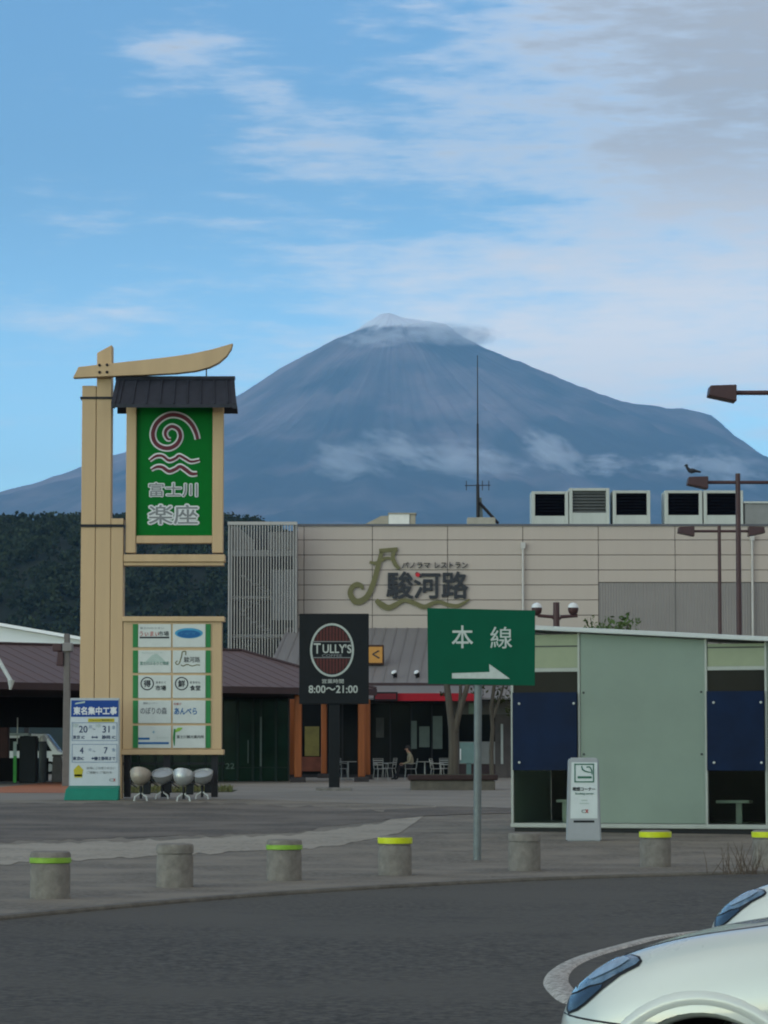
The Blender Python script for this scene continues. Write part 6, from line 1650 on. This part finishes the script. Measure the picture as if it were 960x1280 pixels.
bpy.context.view_layer.update()
car2 = copy_tree(car1)
car2.location = nose1 + Vector((1.14, 5.6, 0)); car2.rotation_euler.z = PSI
tag(car2, 'white hatchback parked behind the other white car, only its lamp and bonnet edge showing', 'car', 'white cars parked side by side')

flush_texts()

# =================================================================== CLOUDS ON THE MOUNTAIN AND HAZE
def cloud(cx, cy, Y, rx, ry_, rz_, seed, dens, lab, tilt=0.0, edge=0.56, nscale=3.0):
    c = P(cx, cy, Y); k = Y / F
    bmc = bmesh.new(); bmesh.ops.create_icosphere(bmc, subdivisions=3, radius=1.0)
    me_ = bpy.data.meshes.new('cloud'); bmc.to_mesh(me_); bmc.free()
    m = bpy.data.materials.new('cloud_vapour'); m.use_nodes = True
    n, l = m.node_tree.nodes, m.node_tree.links; n.clear()
    out = n.new('ShaderNodeOutputMaterial'); pv_ = n.new('ShaderNodeVolumePrincipled')
    pv_.inputs['Color'].default_value = (1.0, 1.0, 1.0, 1); pv_.inputs['Anisotropy'].default_value = 0.0
    tc_ = n.new('ShaderNodeTexCoord'); ln = n.new('ShaderNodeVectorMath'); ln.operation = 'LENGTH'; l.new(tc_.outputs['Object'], ln.inputs[0])
    mp = n.new('ShaderNodeMapping'); mp.inputs['Location'].default_value = (seed * 3.7, seed * 1.9, seed); mp.inputs['Scale'].default_value = (nscale * rx / max(rz_, 1) * 0.28, nscale * 0.8, nscale * 0.75); l.new(tc_.outputs['Object'], mp.inputs['Vector'])
    nz = n.new('ShaderNodeTexNoise'); nz.inputs['Scale'].default_value = 1.0; nz.inputs['Detail'].default_value = 5; nz.inputs['Roughness'].default_value = 0.6; l.new(mp.outputs[0], nz.inputs['Vector'])
    def mth(op, a, b2, cl=False):
        q_ = n.new('ShaderNodeMath'); q_.operation = op; q_.use_clamp = cl
        for i, v in enumerate((a, b2)):
            if isinstance(v, (int, float)): q_.inputs[i].default_value = v
            else: l.new(v, q_.inputs[i])
        return q_.outputs[0]
    fall = mth('SUBTRACT', 1.0, ln.outputs['Value'])
    d = mth('ADD', mth('MULTIPLY', fall, 1.1), mth('MULTIPLY', mth('SUBTRACT', nz.outputs['Fac'], edge), 5.0))
    d = mth('MULTIPLY', d, mth('MULTIPLY', fall, 4.0, True))
    d = mth('MULTIPLY', mth('MAXIMUM', d, 0.0), dens)
    l.new(d, pv_.inputs['Density']); l.new(pv_.outputs[0], out.inputs['Volume'])
    me_.materials.append(m)
    o = bpy.data.objects.new('cloud', me_); col.objects.link(o)
    o.location = c; o.scale = (rx * k, ry_, rz_ * k); o.rotation_euler = (0, tilt, 0)
    tag(o, lab, 'cloud', kind='stuff')
    return o
DN = 0.0075
cloud(550, 420, 24900, 84, 500, 16, 1, DN * 0.45, 'flat cap of cloud lying over the mountain shoulder below the snow', edge=0.46)
cloud(468, 424, 24600, 50, 350, 12, 2, DN * 0.4, 'thin end of the cap cloud below the snowy peak', edge=0.5)
cloud(440, 578, 21500, 66, 260, 34, 4, DN * 0.9, 'small white cloud on the mountain flank nearest the sign tower', R(12))
cloud(505, 563, 21500, 66, 260, 26, 5, DN * 0.9, 'wispy white cloud on the mountain flank above the restaurant emblem', R(20))
cloud(592, 580, 21500, 84, 280, 36, 6, DN, 'white cloud on the mountain flank behind the radio mast', R(8))
cloud(692, 567, 21500, 56, 260, 30, 7, DN * 1.2, 'compact white cloud on the mountain flank above the ventilation units', R(28))
cloud(758, 582, 21500, 38, 220, 18, 8, DN, 'small oval cloud on the mountain flank past the compact one')
cloud(845, 580, 21500, 60, 240, 18, 9, DN * 0.8, 'thin cloud streak on the mountain flank below the shoulder bump')
cloud(908, 585, 21500, 64, 260, 32, 10, DN * 0.8, 'soft cloud on the mountain flank behind the street lamp', R(14))

hzb = MB(); hzb.box(-24500, 24500, -950, 43000, -1.2, 4050)
m_hz = bpy.data.materials.new('haze_air'); m_hz.use_nodes = True
n, l = m_hz.node_tree.nodes, m_hz.node_tree.links; n.clear()
out = n.new('ShaderNodeOutputMaterial'); pv_ = n.new('ShaderNodeVolumePrincipled')
pv_.inputs['Color'].default_value = (0.31, 0.63, 1.0, 1); pv_.inputs['Density'].default_value = 3.6e-5; pv_.inputs['Anisotropy'].default_value = 0.0
l.new(pv_.outputs[0], out.inputs['Volume'])
hz = hzb.build('haze', m_hz)
tag(hz, 'pale blue air between the car park and the mountain', 'haze', kind='stuff')
